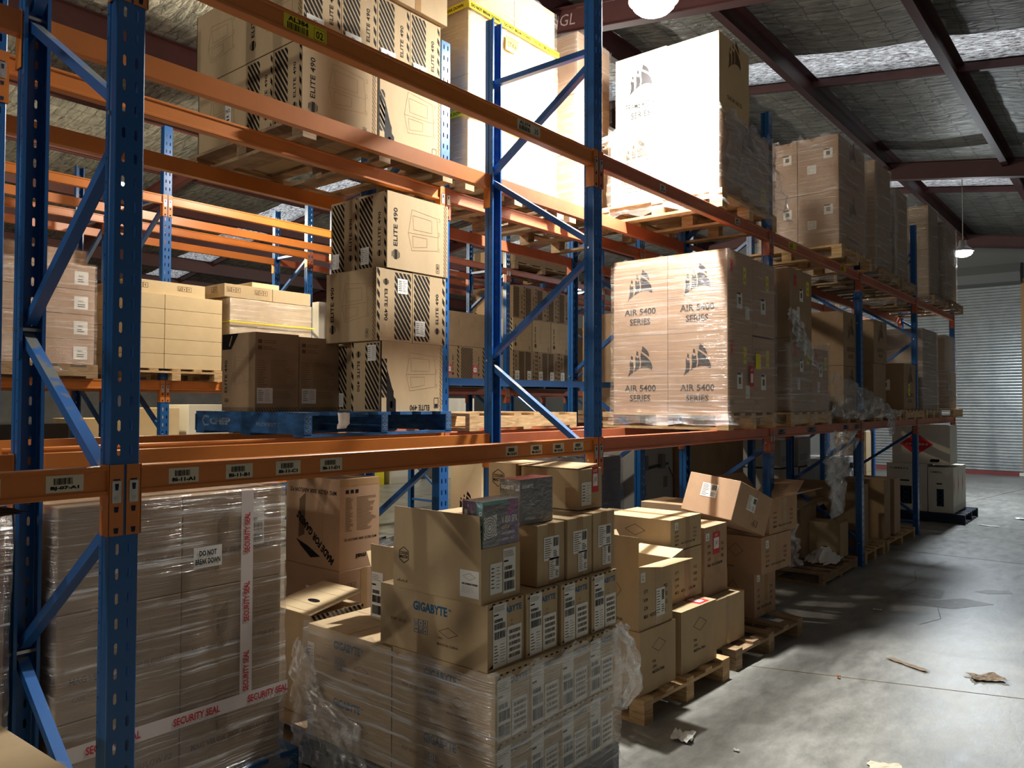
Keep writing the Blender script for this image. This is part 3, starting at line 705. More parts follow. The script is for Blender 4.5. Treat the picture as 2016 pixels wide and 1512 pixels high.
# art: name -> function(b, face_frame_getter, dx, dy, h)
def art_elite(big='+x', narrow='-y', flip=False, sideflip=False):
    def f(b, F):
        fr, W, H = F(big)
        if not flip:
            stripes(b, fr, W*.93, 0, W*.985, H, 8, .02, .5)
            b.text(fr, 'ELITE 490', W*.16, H*.30, .034, 1, rot=math.pi/2, bold=.012, width=H*.50)
            seal(b, fr, W*.135, H*.19, H*.07, 1); case_outline(b, fr, W*.33, H*.28, W*.5, H*.55, 8)
            icons(b, fr, W*.80, H*.16, H*.055, 1, 1, 2)
        else:
            b.rect(fr, 0, 0, W*.022, H, 1)
            stripes(b, fr, W*.02, H*.2, W*.10, H*.75, 1, .032, .62); b.poly(fr, [(W*.10, H*.62), (W*.10, H*.24), (W*.21, H*.24)], 1, .0004)
            for k in range(3): b.line(fr, [(W*.02, H*(.66-.12*k)), (W*.20, H*(.27-.12*k*.5))], .012, 1)
            b.poly(fr, [(W*.10, 0), (W*.24, 0), (W*.24, H*.17), (W*.18, H*.24), (W*.10, H*.24)], 1, .0010); seal(b, fr, W*.17, H*.10, H*.055, 7)
            b.text(fr, 'ELITE 490', W*.78, H*.095, .036, 1, rot=math.pi, bold=.012, width=W*.32)
            b.line(fr, [(W*.86, H*.05), (W*.93, H*.05), (W*.93, H*.20), (W*.86, H*.20)], .003, 1, close=True); b.rect(fr, W*.87, H*.06, W*.92, H*.11, 1)
            case_outline(b, fr, W*.40, H*.30, W*.48, H*.56, 8); stripes(b, fr, W*.955, 0, W*.99, H, 8, .02, .5)
        fr, W, H = F(narrow); sd = sideflip
        s0, s1 = (.04, .50) if not sd else (.50, .96); t0 = .74 if not sd else .26
        stripes(b, fr, W*s0, H*.03, W*s1, H*.97, 1, .034, .58)
        stripes(b, fr, W*(.90 if not sd else .02), 0, W*(.97 if not sd else .09), H, 1, .05, .5)
        if not sd: b.text(fr, 'ELITE 490', W*t0+.012, H*.30, .026, 1, rot=math.pi/2, width=H*.44); seal(b, fr, W*t0, H*.20, .022, 1)
        else: b.text(fr, 'ELITE 490', W*t0-.012, H*.72, .026, 1, rot=-math.pi/2, width=H*.44); seal(b, fr, W*t0, H*.82, .022, 1)
    return f
def art_spec(b, F):      # rear panel with a specification table, art panel facing the lane
    fr, W, H = F('+x'); r = 8
    for k in (0, 1): b.rect(fr, W*.06, H*(.86-.08*k), W*.15, H*(.91-.08*k), 7); textlines(b, fr, W*.18, H*(.86-.08*k), W*.5, H*(.91-.08*k), 2, 8, k)
    textlines(b, fr, W*.05, H*.29, W*.28, H*.66, 12, r, 3, .3); textlines(b, fr, W*.34, H*.29, W*.95, H*.66, 18, r, 4, .3); textlines(b, fr, W*.05, H*.16, W*.9, H*.26, 5, r, 5, .3)
    stripes(b, fr, W*.02, 0, W*.98, H*.05, 7, .02, .5)
    fr, W, H = F('-y'); b.poly(fr, [(0, H), (W*.5, H), (W*.28, H*.80), (0, H*.80)], 1); b.line(fr, [(W*.30, H*.97), (W*.22, H*.84)], .012, 0, .0014)
    b.text(fr, 'ELITE 490', W*.16, H*.24, .028, 1, rot=math.pi/2, width=H*.42); case_outline(b, fr, W*.34, H*.34, W*.5, H*.36, 8); icons(b, fr, W*.10, H*.16, .02, 1, 2, 1)
    stripes(b, fr, W*.02, 0, W*.98, H*.05, 7, .02, .5)
def art_plainback(b, F):
    fr, W, H = F('-y'); b.rect(fr, 0, 0, .006, H, 1); case_outline(b, fr, W*.25, H*.25, W*.5, H*.5, 8)
def art_giga(b, F):
    fr, W, H = F('-y')
    b.text(fr, 'GIGABYTE', W*.33, H*.68, .040, 2, bold=.035, width=W*.32); b.text(fr, '™', W*.66, H*.78, .008, 2)
    b.text(fr, 'PAP 20-21', W*.11, H*.43, .014, 7, width=W*.15); icons(b, fr, W*.34, H*.54, .026, 2, 3, 2)
    diamond(b, fr, W*.66, H*.44, W*.17, H*.16, 7); b.text(fr, 'C/NO.', W*.56, H*.32, .009, 7); b.text(fr, 'MADE IN CHINA', W*.56, H*.22, .010, 7, width=W*.19)
    fr, W, H = F('+x'); b.text(fr, 'GIGABYTE', W*.93, H*.80, .026, 2, bold=.03, align='r', width=W*.72)
    for i, t in enumerate(('QTY', 'N.W', 'G.W', 'MEAS')): b.text(fr, t, W*.62, H*(.66-.06*i), .006, 7)
    for u, v in ((.02, .92), (.02, .04)):
        b.poly(fr, [(W*u, H*v), (W*(u+.12), H*v), (W*(u+.12), H*(v+.06))], 1)
    for k in range(5): b.rect(fr, W*(.12+.18*k), H*.975, W*(.20+.18*k), H, 1)
def art_cm(b, F):
    fr, W, H = F('-y'); hexagon_logo(b, fr, W*.13, H*.66, .035, 1)
    for i in range(6): b.rect(fr, W*(.05+.022*i), H*.13, W*(.062+.022*i), H*(.16+.02*(i % 2)), 7)
def art_diamond(b, F):   # plain shipping carton: diamond and MADE IN CHINA on the long face
    for face in ('+x',):
        fr, W, H = F(face); diamond(b, fr, W*.52, H*.70, W*.38, H*.22, 1, .0025)
        for i, t in enumerate(('PO#:', 'C/NO.', 'MADE IN CHINA')): b.text(fr, t, W*.34, H*(.44-.085*i), .018, 1, width=(W*.09, W*.12, W*.33)[i])
    fr, W, H = F('-y'); b.line(fr, [(W*.5, 0), (W*.5, H)], .002, 8)
def art_qty(b, F):       # carton end with QTY / N.W / G.W / MEAS lines, diamond on the other face
    fr, W, H = F('+x')
    for i, t in enumerate(('QTY:', 'N.W:', 'G.W:', 'MEAS:')): b.text(fr, t, W*.14, H*(.56-.13*i), H*.06, 1, width=W*.12)
    for i, t in enumerate(('PCS', 'KGS', 'KGS', '45X32X36CM')): b.text(fr, t, W*.74 if i < 3 else W*.32, H*(.56-.13*i), H*.06, 1, width=W*.10 if i < 3 else W*.46)
    b.rect(fr, W*.48, 0, W*.62, H, 6, .0006)
    fr, W, H = F('-y'); diamond(b, fr, W*.48, H*.60, W*.30, H*.36, 1, .0025)
    for i, t in enumerate(('PO#:', 'C/NO.', 'MADE IN CHINA')): b.text(fr, t, W*.1, H*(.30-.09*i), H*.05, 1)
def art_sail(t1, t2, face='-y', other=True, ink=1):
    def f(b, F):
        fr, W, H = F(face); s = min(W, H)*.46
        sail_logo(b, fr, W*.50-s*.5, H*.46, s, ink)
        b.text(fr, t1, W*.5, H*.27, H*.085, ink, align='c', width=W*.58, bold=.02); b.text(fr, t2, W*.5, H*.14, H*.085, ink, align='c', width=W*.38, bold=.02)
        if other:
            fr, W, H = F('+x' if face == '-y' else '-y'); icons(b, fr, W*.1, H*.16, .03, 7, 2, 1)
    return f
def art_sail_side(b, F):
    fr, W, H = F('+x'); s = min(W, H)*.42; sail_logo(b, fr, W*.5-s*.5, H*.6, s, 7); b.text(fr, 'SERIES', W*.5, H*.2, H*.05, 7, align='c', width=W*.5)
def art_velox(b, F):     # everything printed here stands upside down
    fr, W, H = F('-y'); pi = math.pi
    b.text(fr, 'MPG VELOX 300R AIRFLOW PZ', W*.94, H*.87, .026, 1, rot=pi, width=W*.86, bold=.02)
    b.line(fr, [(W*.24, H*.28), (W*.24, H*.78), (W*.40, H*.86), (W*.70, H*.68), (W*.70, H*.22), (W*.32, H*.14)], .002, 8, close=True)
    b.poly(fr, [(W*.25, H*.30), (W*.36, H*.34), (W*.38, H*.82), (W*.26, H*.74)], 7)
    b.poly(fr, [(W*.20, H*.28), (W*.42, H*.22), (W*.66, H*.12), (W*.48, H*.09), (W*.30, H*.20)], 1)
    o, U, Vv, n = fr; d = V((.80, 0, -.60)); e = V((.60, 0, .80)); f2 = (o, d, e, n)
    base = o + U*(W*.84) + Vv*(H*.02)
    f3 = (base, -d, -e, n); b.text(f3, 'MADE FOR GAMERS', 0, -.065, .050, 1, width=H*.82, bold=.05)
    fr, W, H = F('+x')
    for k in range(3): b.rect(fr, W*(.14+.12*k), H*.84, W*(.22+.12*k), H*.88, 1)
    textlines(b, fr, W*.14, H*.42, W*.34, H*.80, 22, 7, 1, .35); textlines(b, fr, W*.42, H*.42, W*.92, H*.80, 24, 7, 2, .3)
    b.text(fr, 'MPG VELOX 300R AIRFLOW PZ', W*.93, H*.345, .015, 1, rot=pi, width=W*.82, bold=.02); b.text(fr, 'msi', W*.66, H*.16, .028, 1, rot=pi, width=W*.26, bold=.04)
    b.rect(fr, 0, H*.92, W, H, 6, .0006)
def art_omen(face='-y', big=True):
    def f(b, F):
        fr, W, H = F('-y')
        if big:
            b.poly(fr, [(W*.14, H*.5), (W*.42, H*.21), (W*.72, H*.5), (W*.42, H*.80)], 4); b.text(fr, 'OMEN', W*.43, H*.475, .030, 3, align='c', width=W*.38, lift=.0018)
            b.poly(fr, [(W*.66, H*.05), (W*.80, H*.05), (W*.82, H*.08), (W*.82, H*.13), (W*.68, H*.13), (W*.66, H*.10)], 1)
        else:
            b.text(fr, 'OMEN', W*.08, H*.87, .030, 7, width=W*.45); b.rect(fr, W*.34, H*.14, W*.62, H*.52, 1)
            for k in (.22, .33, .44): b.line(fr, [(W*.48+.04*math.cos(a*math.pi/5), H*k+.04*math.sin(a*math.pi/5)) for a in range(10)], .006, 2, .0014, True)
            b.rect(fr, W*.34, H*.62, W*.56, H*.65, 1)
            f2, W2, H2 = F('+x'); b.poly(f2, [(W2*.06, H2*.6), (W2*.16, H2*.36), (W2*.26, H2*.6), (W2*.16, H2*.84)], 4)
            for k in (.1, .38, .55, .85): b.rect(f2, W2*k, H2*.07, W2*(k+.03), H2*.14, 1)
    return f
def art_kraftlines(b, F):
    fr, W, H = F('-y'); icons(b, fr, W*.1, H*.8, H*.4, 7, 3, 1); icons(b, fr, W*.7, H*.8, H*.4, 7, 2, 1)
    fr, W, H = F('+x'); icons(b, fr, W*.05, H*.75, H*.35, 7, 3, 1); icons(b, fr, W*.62, H*.75, H*.35, 7, 3, 1)

# ------------------------------------------------------------ boxes
_bm = {}
def paper_label(parent, F, face, u, v, w, h, kind='ship', seed=0, rot=0):
    fr, W, H = F(face); b = MB(); o, U, Vv, n = fr
    o2 = o + U*(u*W) + Vv*(v*H) + n*.0013; ca, sa = math.cos(rot), math.sin(rot)
    f2 = (o2, U*ca+Vv*sa, Vv*ca-U*sa, n); k = 0.0002
    mats = ['paper', 'ink', 'ink_soft']
    if kind == 'ship':
        b.rect(f2, 0, 0, w, h, 0, k); textlines(b, f2, w*.06, h*.80, w*.9, h*.95, 4, 2, seed, .25); b.rect(f2, w*.04, h*.70, w*.40, h*.735, 1, k+.0006)
        barcode(b, f2, w*.08, h*.52, w*.72, h*.60, 1, seed); barcode(b, f2, w*.08, h*.32, w*.92, h*.48, 1, seed+1); barcode(b, f2, w*.08, h*.06, w*.92, h*.26, 1, seed+2)
    elif kind == 'half':
        b.rect(f2, 0, 0, w, h, 0, k); textlines(b, f2, w*.06, h*.08, w*.55, h*.94, 9, 2, seed, .3)
        barcode(b, f2, w*.62, h*.55, w*.94, h*.92, 1, seed); textlines(b, f2, w*.62, h*.1, w*.95, h*.4, 4, 1, seed+5, .4)
    elif kind == 'bars':
        b.rect(f2, 0, 0, w, h, 0, k)
        for j in range(5): barcode(b, f2, w*.12, h*(.14+.165*j), w*.9, h*(.14+.165*j+.10), 2, seed+j)
    elif kind == 'text':
        b.rect(f2, 0, 0, w, h, 0, k); textlines(b, f2, w*.08, h*.15, w*.45, h*.9, 6, 1, seed, .25); textlines(b, f2, w*.52, h*.12, w*.92, h*.9, 7, 2, seed+3, .15)
    elif kind == 'sketch':
        b.rect(f2, 0, 0, w, h, 0, k); diamond(b, f2, w*.5, h*.77, w*.66, h*.26, 1, .001); barcode(b, f2, w*.1, h*.46, w*.92, h*.53, 1, seed); textlines(b, f2, w*.08, h*.15, w*.9, h*.42, 6, 2, seed, .12)
    elif kind == 'small':
        b.rect(f2, 0, 0, w, h, 0, k); b.text(f2, 'NO.', w*.5, h*.55, h*.16, 1, align='c', lift=k+.0006); textlines(b, f2, w*.25, h*.15, w*.8, h*.45, 2, 1, seed, .4)
    elif kind == 'ring':
        b.rect(f2, 0, 0, w, h, 0, k); b.rect(f2, w*.28, h*.30, w*.72, h*.72, 2, k+.0006); b.rect(f2, 0, h*.88, w*.7, h, 1, k+.0006)
    elif kind == 'lot':
        mats = ['red', 'paper', 'ink']
        b.rect(f2, 0, 0, w, h, 0, k); b.rect(f2, w*.14, h*.24, w*.86, h*.74, 1, k+.0006); b.text(f2, 'LOT', w*.5, h*.80, h*.12, 1, align='c', lift=k+.0010, bold=.02)
        b.line(f2, [(w*.3, h*.36), (w*.42, h*.60), (w*.5, h*.42), (w*.66, h*.62), (w*.7, h*.40)], w*.03, 2, k+.0010)
    elif kind == 'yellow':
        mats = ['yellow', 'ink']; b.rect(f2, 0, 0, w, h, 0, k); textlines(b, f2, w*.2, h*.58, w*.9, h*.78, 2, 1, seed, .4); textlines(b, f2, w*.25, h*.2, w*.9, h*.4, 2, 1, seed+1, .4)
    elif kind == 'redmark':
        mats = ['red', 'ink']; b.poly(f2, [(0, 0), (w*.3, h*.4), (w*.15, h), (w, h*.9), (w*.7, h*.5), (w, 0), (w*.6, h*.15)], 0, k)
    return b.build('paper_label' if kind not in ('lot',) else 'lot_sticker', mats, parent)

def box(label, x0, x1, y0, y1, z0, z1, art=None, mat='kraft', labels=(), rz=0, cat='box', group=None, name='cardboard_box', tape=None, bevel=.004, seam='y', tilt=None):
    dx, dy, h = x1-x0, y1-y0, z1-z0
    key = (round(dx, 3), round(dy, 3), round(h, 3), art, mat, seam, bevel)
    F = lambda face: frame_of(face, dx, dy, 0, h)
    if key not in _bm:
        b = MB(); b.box(-dx/2, dx/2, -dy/2, dy/2, 0, h)
        if seam:
            fr, W, H = F('top')
            if seam == 'y': b.rect(fr, W/2-.0015, 0, W/2+.0015, H, 7)
            else: b.rect(fr, 0, H/2-.0015, W, H/2+.0015, 7)
        if art: art(b, F)
        _bm[key] = b.mesh(name, [mat]+PM[1:])
    o = obj(name, _bm[key], None, ((x0+x1)/2, (y0+y1)/2, z0), rz); tag(o, label, cat, group)
    if tilt: o.rotation_euler = tilt
    if bevel:
        md = o.modifiers.new('soft_edges', 'BEVEL'); md.width = bevel; md.segments = 2; md.limit_method = 'ANGLE'; md.angle_limit = math.radians(60)
    if tape:
        b = MB()
        for face in tape:
            fr, W, H = F(face)
            if face == 'top':
                if seam == 'x': b.rect(fr, 0, H/2-.025, W, H/2+.025, 0, .0010)
                else: b.rect(fr, W/2-.025, 0, W/2+.025, H, 0, .0010)
            else: b.rect(fr, W/2-.025, H*.0, W/2+.025, H, 0, .0010)
        b.build('packing_tape', 'tape', o)
    for i, L in enumerate(labels): paper_label(o, F, *L)
    return o
def open_box(label, x0, x1, y0, y1, z0, z1, flaps, art=None, mat='kraft', labels=(), rz=0, depth=None, tilt=None, inner='kraft_light', flapprint=None):
    """carton with its top open; flaps: {'-y': (length, angle from vertical outward in degrees), ...}"""
    dx, dy, h = x1-x0, y1-y0, z1-z0; t = .004; F = lambda face: frame_of(face, dx, dy, 0, h)
    b = MB()
    b.box(-dx/2, dx/2, -dy/2, -dy/2+t, 0, h); b.box(-dx/2, dx/2, dy/2-t, dy/2, 0, h); b.box(-dx/2, -dx/2+t, -dy/2+t, dy/2-t, 0, h); b.box(dx/2-t, dx/2, -dy/2+t, dy/2-t, 0, h)
    b.box(-dx/2+t, dx/2-t, -dy/2+t, dy/2-t, 0, t)
    if art: art(b, F)
    o = b.build('open_cardboard_box', [mat]+PM[1:], None, ((x0+x1)/2, (y0+y1)/2, z0), rz); tag(o, label, 'box')
    if tilt: o.rotation_euler = tilt
    for face, (L, ang) in flaps.items():
        fr, W, H = F(face); oo, U, Vv, n = fr; a = math.radians(ang)
        d = V((0, 0, 1))*math.cos(a) + n*math.sin(a); nn = n*math.cos(a) - V((0, 0, 1))*math.sin(a)
        base = oo + V((0, 0, H)) - n*t/2; b = MB()
        q = [base+U*.002, base+U*(W-.002), base+U*(W-.008)+d*L, base+U*.008+d*L]
        vs = [p+nn*s*t/2 for s in (1, -1) for p in q]
        b.add(vs, [(0,1,2,3),(7,6,5,4),(0,4,5,1),(1,5,6,2),(2,6,7,3),(3,7,4,0)], 0)
        b.m[-5] = 1
        fl = b.build('flap', [mat, inner], o)
    for i, L in enumerate(labels): paper_label(o, F, *L)
    return o

# ------------------------------------------------------------ pallets
def pallet(label, x0, x1, y0, y1, z0, z1, wood='wood', kind='block', rz=0, group=None, cat='pallet', top=None):
    """deck boards run along y; name of the thing: pallet"""
    dx, dy, h = x1-x0, y1-y0, z1-z0; t = thing('pallet', label, cat, ((x0+x1)/2, (y0+y1)/2, z0), rz, group)
    bt = .020; rr = random.Random(int((x0+y0+9)*100)); n = 5 if kind == 'block' else 6
    bw = .10
    if kind != 'solid':
        for i in range(n):
            yc = -dy/2+bw/2 + (dy-bw)*i/(n-1); w = bw if i in (0, n-1) else bw*.85
            b = MB(); b.box(-dx/2, dx/2, yc-w/2, yc+w/2, h-bt, h); b.build('deck_board', wood, t)
        if kind == 'block':
            for yc in (-dy/2+.05, 0, dy/2-.05):
                b = MB(); b.box(-dx/2, dx/2, yc-.045, yc+.045, 0, bt); b.build('bottom_board', wood, t)
                for xc in (-dx/2+.05, 0, dx/2-.05):
                    b = MB(); b.box(xc-.05, xc+.05, yc-.045, yc+.045, bt, h-bt*2); b.build('block', wood, t)
            for xc in (-dx/2+.05, 0, dx/2-.05):
                b = MB(); b.box(xc-.05, xc+.05, -dy/2, dy/2, h-bt*2, h-bt); b.build('stringer_board', wood, t)
        else:
            for xc in (-dx/2+.02, 0, dx/2-.02):
                b = MB(); b.box(xc-.02, xc+.02, -dy/2, dy/2, bt, h-bt); b.build('stringer', wood, t)
            for yc in (-dy/2+.05, 0, dy/2-.05):
                b = MB(); b.box(-dx/2, dx/2, yc-.05, yc+.05, 0, bt); b.build('bottom_board', wood, t)
    return t
def blue_pallet(label, x0, x1, y0, y1, z0, z1, stencil=True, color='blue_pallet'):
    """hire pallet: solid side bearers facing -y, open on +x with blocks"""
    dx, dy, h = x1-x0, y1-y0, z1-z0; t = thing('blue_pallet', label, 'pallet', ((x0+x1)/2, (y0+y1)/2, z0))
    for i in range(7):
        yc = -dy/2+.05+(dy-.1)*i/6; b = MB(); b.box(-dx/2, dx/2, yc-.05, yc+.05, h-.018, h); b.build('deck_board', color, t)
    for yc in (-dy/2+.022, 0, dy/2-.022):
        b = MB(); b.box(-dx/2+.01, dx/2-.01, yc-.022, yc+.022, .016, h-.018)
        if stencil and yc < 0:
            fr = (V((-dx/2+.01, -dy/2, .016)), V((1, 0, 0)), V((0, 0, 1)), V((0, -1, 0)))
            b.text(fr, 'CHEP', .16, .040, .045, 1, width=.24, bold=.05); b.line(fr, [(.15, .088), (.10, .094), (.07, .065), (.10, .035), (.15, .04)], .012, 1)
            b.text(fr, 'PROPERTY', .68, .04, .022, 1, width=.24)
        b.build('bearer', [color, 'pallet_white'], t)
    for x in (-dx/2+.05, 0, dx/2-.05):
        b = MB(); b.box(x-.05, x+.05, -dy/2, dy/2, 0, .016); b.build('bottom_board', color, t)
    for s in (-1, 1):
        for yc in (-dy/2+.026, 0, dy/2-.026):
            b = MB(); b.box(s*dx/2-.012, s*dx/2+.002, yc-.026, yc+.026, .016, h-.018)
            fr = (V((s*dx/2+.002, yc-.026, .016)), V((0, 1, 0)), V((0, 0, 1)), V((1, 0, 0)))
            if s > 0:
                for k in range(4): b.line(fr, [(.010, .02+.026*k), (.026, .012+.026*k), (.042, .02+.026*k), (.026, .03+.026*k)], .004, 1, close=True)
            b.build('end_block', [color, 'pallet_white'], t)
    return t

# ------------------------------------------------------------ plastic film
def wrap(label, x0, x1, y0, y1, z0, z1, mat='wrap', flare=0.03, seed=1, group=None, top=False, ripple=.004, jag=.012, nz=26, bulge=0.0, name='stretch_wrap'):
    rr = random.Random(seed); dx, dy = (x1-x0)/2, (y1-y0)/2; cr = .012
    per = []; N = 22
    def side(ax, ay, bx, by):
        for i in range(N): per.append((ax+(bx-ax)*i/N, ay+(by-ay)*i/N))
    side(-dx, -dy, dx, -dy); side(dx, -dy, dx, dy); side(dx, dy, -dx, dy); side(-dx, dy, -dx, -dy)
    n = len(per); ph = [rr.random()*6.28 for _ in range(8)]; vs = []
    H = z1-z0
    for j in range(nz+1):
        t = j/nz
        for i, (x, y) in enumerate(per):
            a = i/n*6.283
            off = .007+ripple*(math.sin(9*a+ph[0]+t*5)+.7*math.sin(31*a+ph[1]-t*17)+.6*math.sin(t*60+a*6+ph[2]))
            off += flare*max(0, 1-t/.10)**1.5 * (1+.4*math.sin(7*a+ph[3])) + bulge*math.sin(math.pi*t)*(1+.5*math.sin(3*a+ph[4]))
            L = math.hypot(x/dx, y/dy); nx, ny = (x/dx)**9, (y/dy)**9; q = math.hypot(nx, ny) or 1
            z = t*H
            if j == nz: z += jag*(math.sin(13*a+ph[5])+.8*math.sin(41*a+ph[6])); off *= .3
            if j == 0: z += jag*.8*math.sin(11*a+ph[7])
            vs.append((x+nx/q*max(off, .003), y+ny/q*max(off, .003), z))
    b = MB(); b.add(vs, [(j*n+i, j*n+(i+1) % n, (j+1)*n+(i+1) % n, (j+1)*n+i) for j in range(nz) for i in range(n)])
    if top:
        k = len(b.v); g = 12; tv = []
        for j in range(g+1):
            for i in range(g+1): tv.append((-dx+2*dx*i/g, -dy+2*dy*j/g, H+.006+.010*rr.random()))
        b.add(tv, [(j*(g+1)+i, j*(g+1)+i+1, (j+1)*(g+1)+i+1, (j+1)*(g+1)+i) for j in range(g) for i in range(g)])
    o = b.build(name, mat, None, ((x0+x1)/2, (y0+y1)/2, z0), smooth=True); tag(o, label, 'plastic wrap', group); return o
def film(label, rowsP, mat='wrap_loose', seed=1, amp=.02, name='loose_plastic_film', nu=26, nv=20, cat='plastic film'):
    """loose crumpled film through a grid of control points"""
    rr = random.Random(seed); R = len(rowsP); Cn = len(rowsP[0]); vs = []
    for j in range(nv+1):
        fj = j/nv*(R-1); j0 = min(int(fj), R-2); tj = fj-j0
        for i in range(nu+1):
            fi = i/nu*(Cn-1); i0 = min(int(fi), Cn-2); ti = fi-i0
            p = (V(rowsP[j0][i0])*(1-ti)+V(rowsP[j0][i0+1])*ti)*(1-tj) + (V(rowsP[j0+1][i0])*(1-ti)+V(rowsP[j0+1][i0+1])*ti)*tj
            a = amp*(math.sin(i*1.3+seed)+math.sin(j*.9+i*.6)+rr.uniform(-.9, .9))
            vs.append(p+V((a*.7, a, a*.5)))
    b = MB(); b.add(vs, [(j*(nu+1)+i, j*(nu+1)+i+1, (j+1)*(nu+1)+i+1, (j+1)*(nu+1)+i) for j in range(nv) for i in range(nu)])
    o = b.build(name, mat, smooth=True); tag(o, label, cat); return o

# ============================================================ FLOOR LEVEL, FOREGROUND
# --- stack on the black pallet with the GIGABYTE cartons
blue_pallet('black plastic pallet under the wrapped GIGABYTE cartons', -.80, .45, 1.24, 2.17, 0, .145, False, 'black_plastic')
GX1, GY = .44, 1.26; cw = .2225
g_art = art_giga
for lz, (za, zb) in enumerate(((.150, .424), (.426, .700))):
    for i in range(4):
        y0 = GY+.0005+i*cw
        box('wrapped GIGABYTE carton in the %s layer, %s from the front corner, labels facing the aisle' % (('bottom', 'second')[lz], ('first', 'second', 'third', 'fourth')[i]), -.165, GX1, y0, y0+cw-.003, za, zb, g_art, 'kraft',
            [('+x', .05, .03, .085, .245, 'ship', i+lz*9), ('+x', .47, .03, .100, .145, 'bars', i+3)], group='wrapped GIGABYTE cartons on the black pallet')
    for i in range(3):
        y0 = GY+.0005+i*.30
        box('wrapped GIGABYTE carton at the left end of the stack, %s layer, %s row' % (('bottom', 'second')[lz], ('front', 'middle', 'rear')[i]), -.785, -.172, y0, y0+.296, za, zb-(.010 if lz else 0), g_art, 'kraft',
            [('-y', .0, .18, .05, .13, 'text', i)] if i == 0 else (), group='wrapped GIGABYTE cartons on the black pallet')
# third layer, unwrapped
for i in range(4):
    y0 = GY+.004+i*.2385
    x1 = (.395, .405, .415, .42)[i]
    box('GIGABYTE carton with white shipping labels, %s of the four in the row above the film' % ('nearest', 'second', 'third', 'last')[i], x1-.645 if i == 0 else x1-.60, x1, y0, y0+(.2335 if i == 0 else .224), .702, .972, g_art, 'kraft',
        [('+x', .10 if i else .14, .42, .085, .150, 'ship', 20+i), ('+x', .10 if i else .14, .03, .085, .105, 'text', 31+i), ('+x', .52, .03, .095, .150, 'bars', i)], group='upper GIGABYTE cartons')
# open carton standing on the left end
open_box('small open carton standing on the left end of the GIGABYTE stack', -.62, -.385, 1.52, 1.72, .692, .935, {'-y': (.135, 4), '+x': (.12, -3), '+y': (.12, 10), '-x': (.10, 30)}, g_art, 'kraft',
         [('-y', .03, .05, .085, .225, 'ship', 51), ('-y', .45, .05, .085, .125, 'bars', 52)])
# layer four
o = open_box('COOLER MASTER carton with its front flap standing up, topmost at the front of the stack', -.142, .378, 1.242, 1.492, .974, 1.196, {'-y': (.135, 1), '+x': (.001, 0)}, art_cm, 'kraft',
         [('-y', .78, .10, .105, .110, 'sketch', 3), ('+x', .22, .14, .075, .125, 'text', 4), ('+x', .55, .10, .080, .185, 'ship', 5)])
b = MB(); b.box(-.255, .255, -.12, .12, .213, .2165); b.build('closed_top_flap', 'kraft', o)
for i, (ya, yb) in enumerate(((1.622, 1.828), (1.832, 2.036), (2.042, 2.235))):
    x1 = (.372, .385, .388)[i]
    box('taped carton with two white labels, %s in the row beside the COOLER MASTER carton' % ('nearest', 'middle', 'farthest')[i], x1-.36, x1, ya, yb, .975, 1.246+.006*i, None, 'kraft',
        [('+x', .22, .40, .115, .105, 'half', 61+i), ('+x', .42, .08, .075, .095, 'half', 71+i)], tape=('top', '+x'), seam='x')
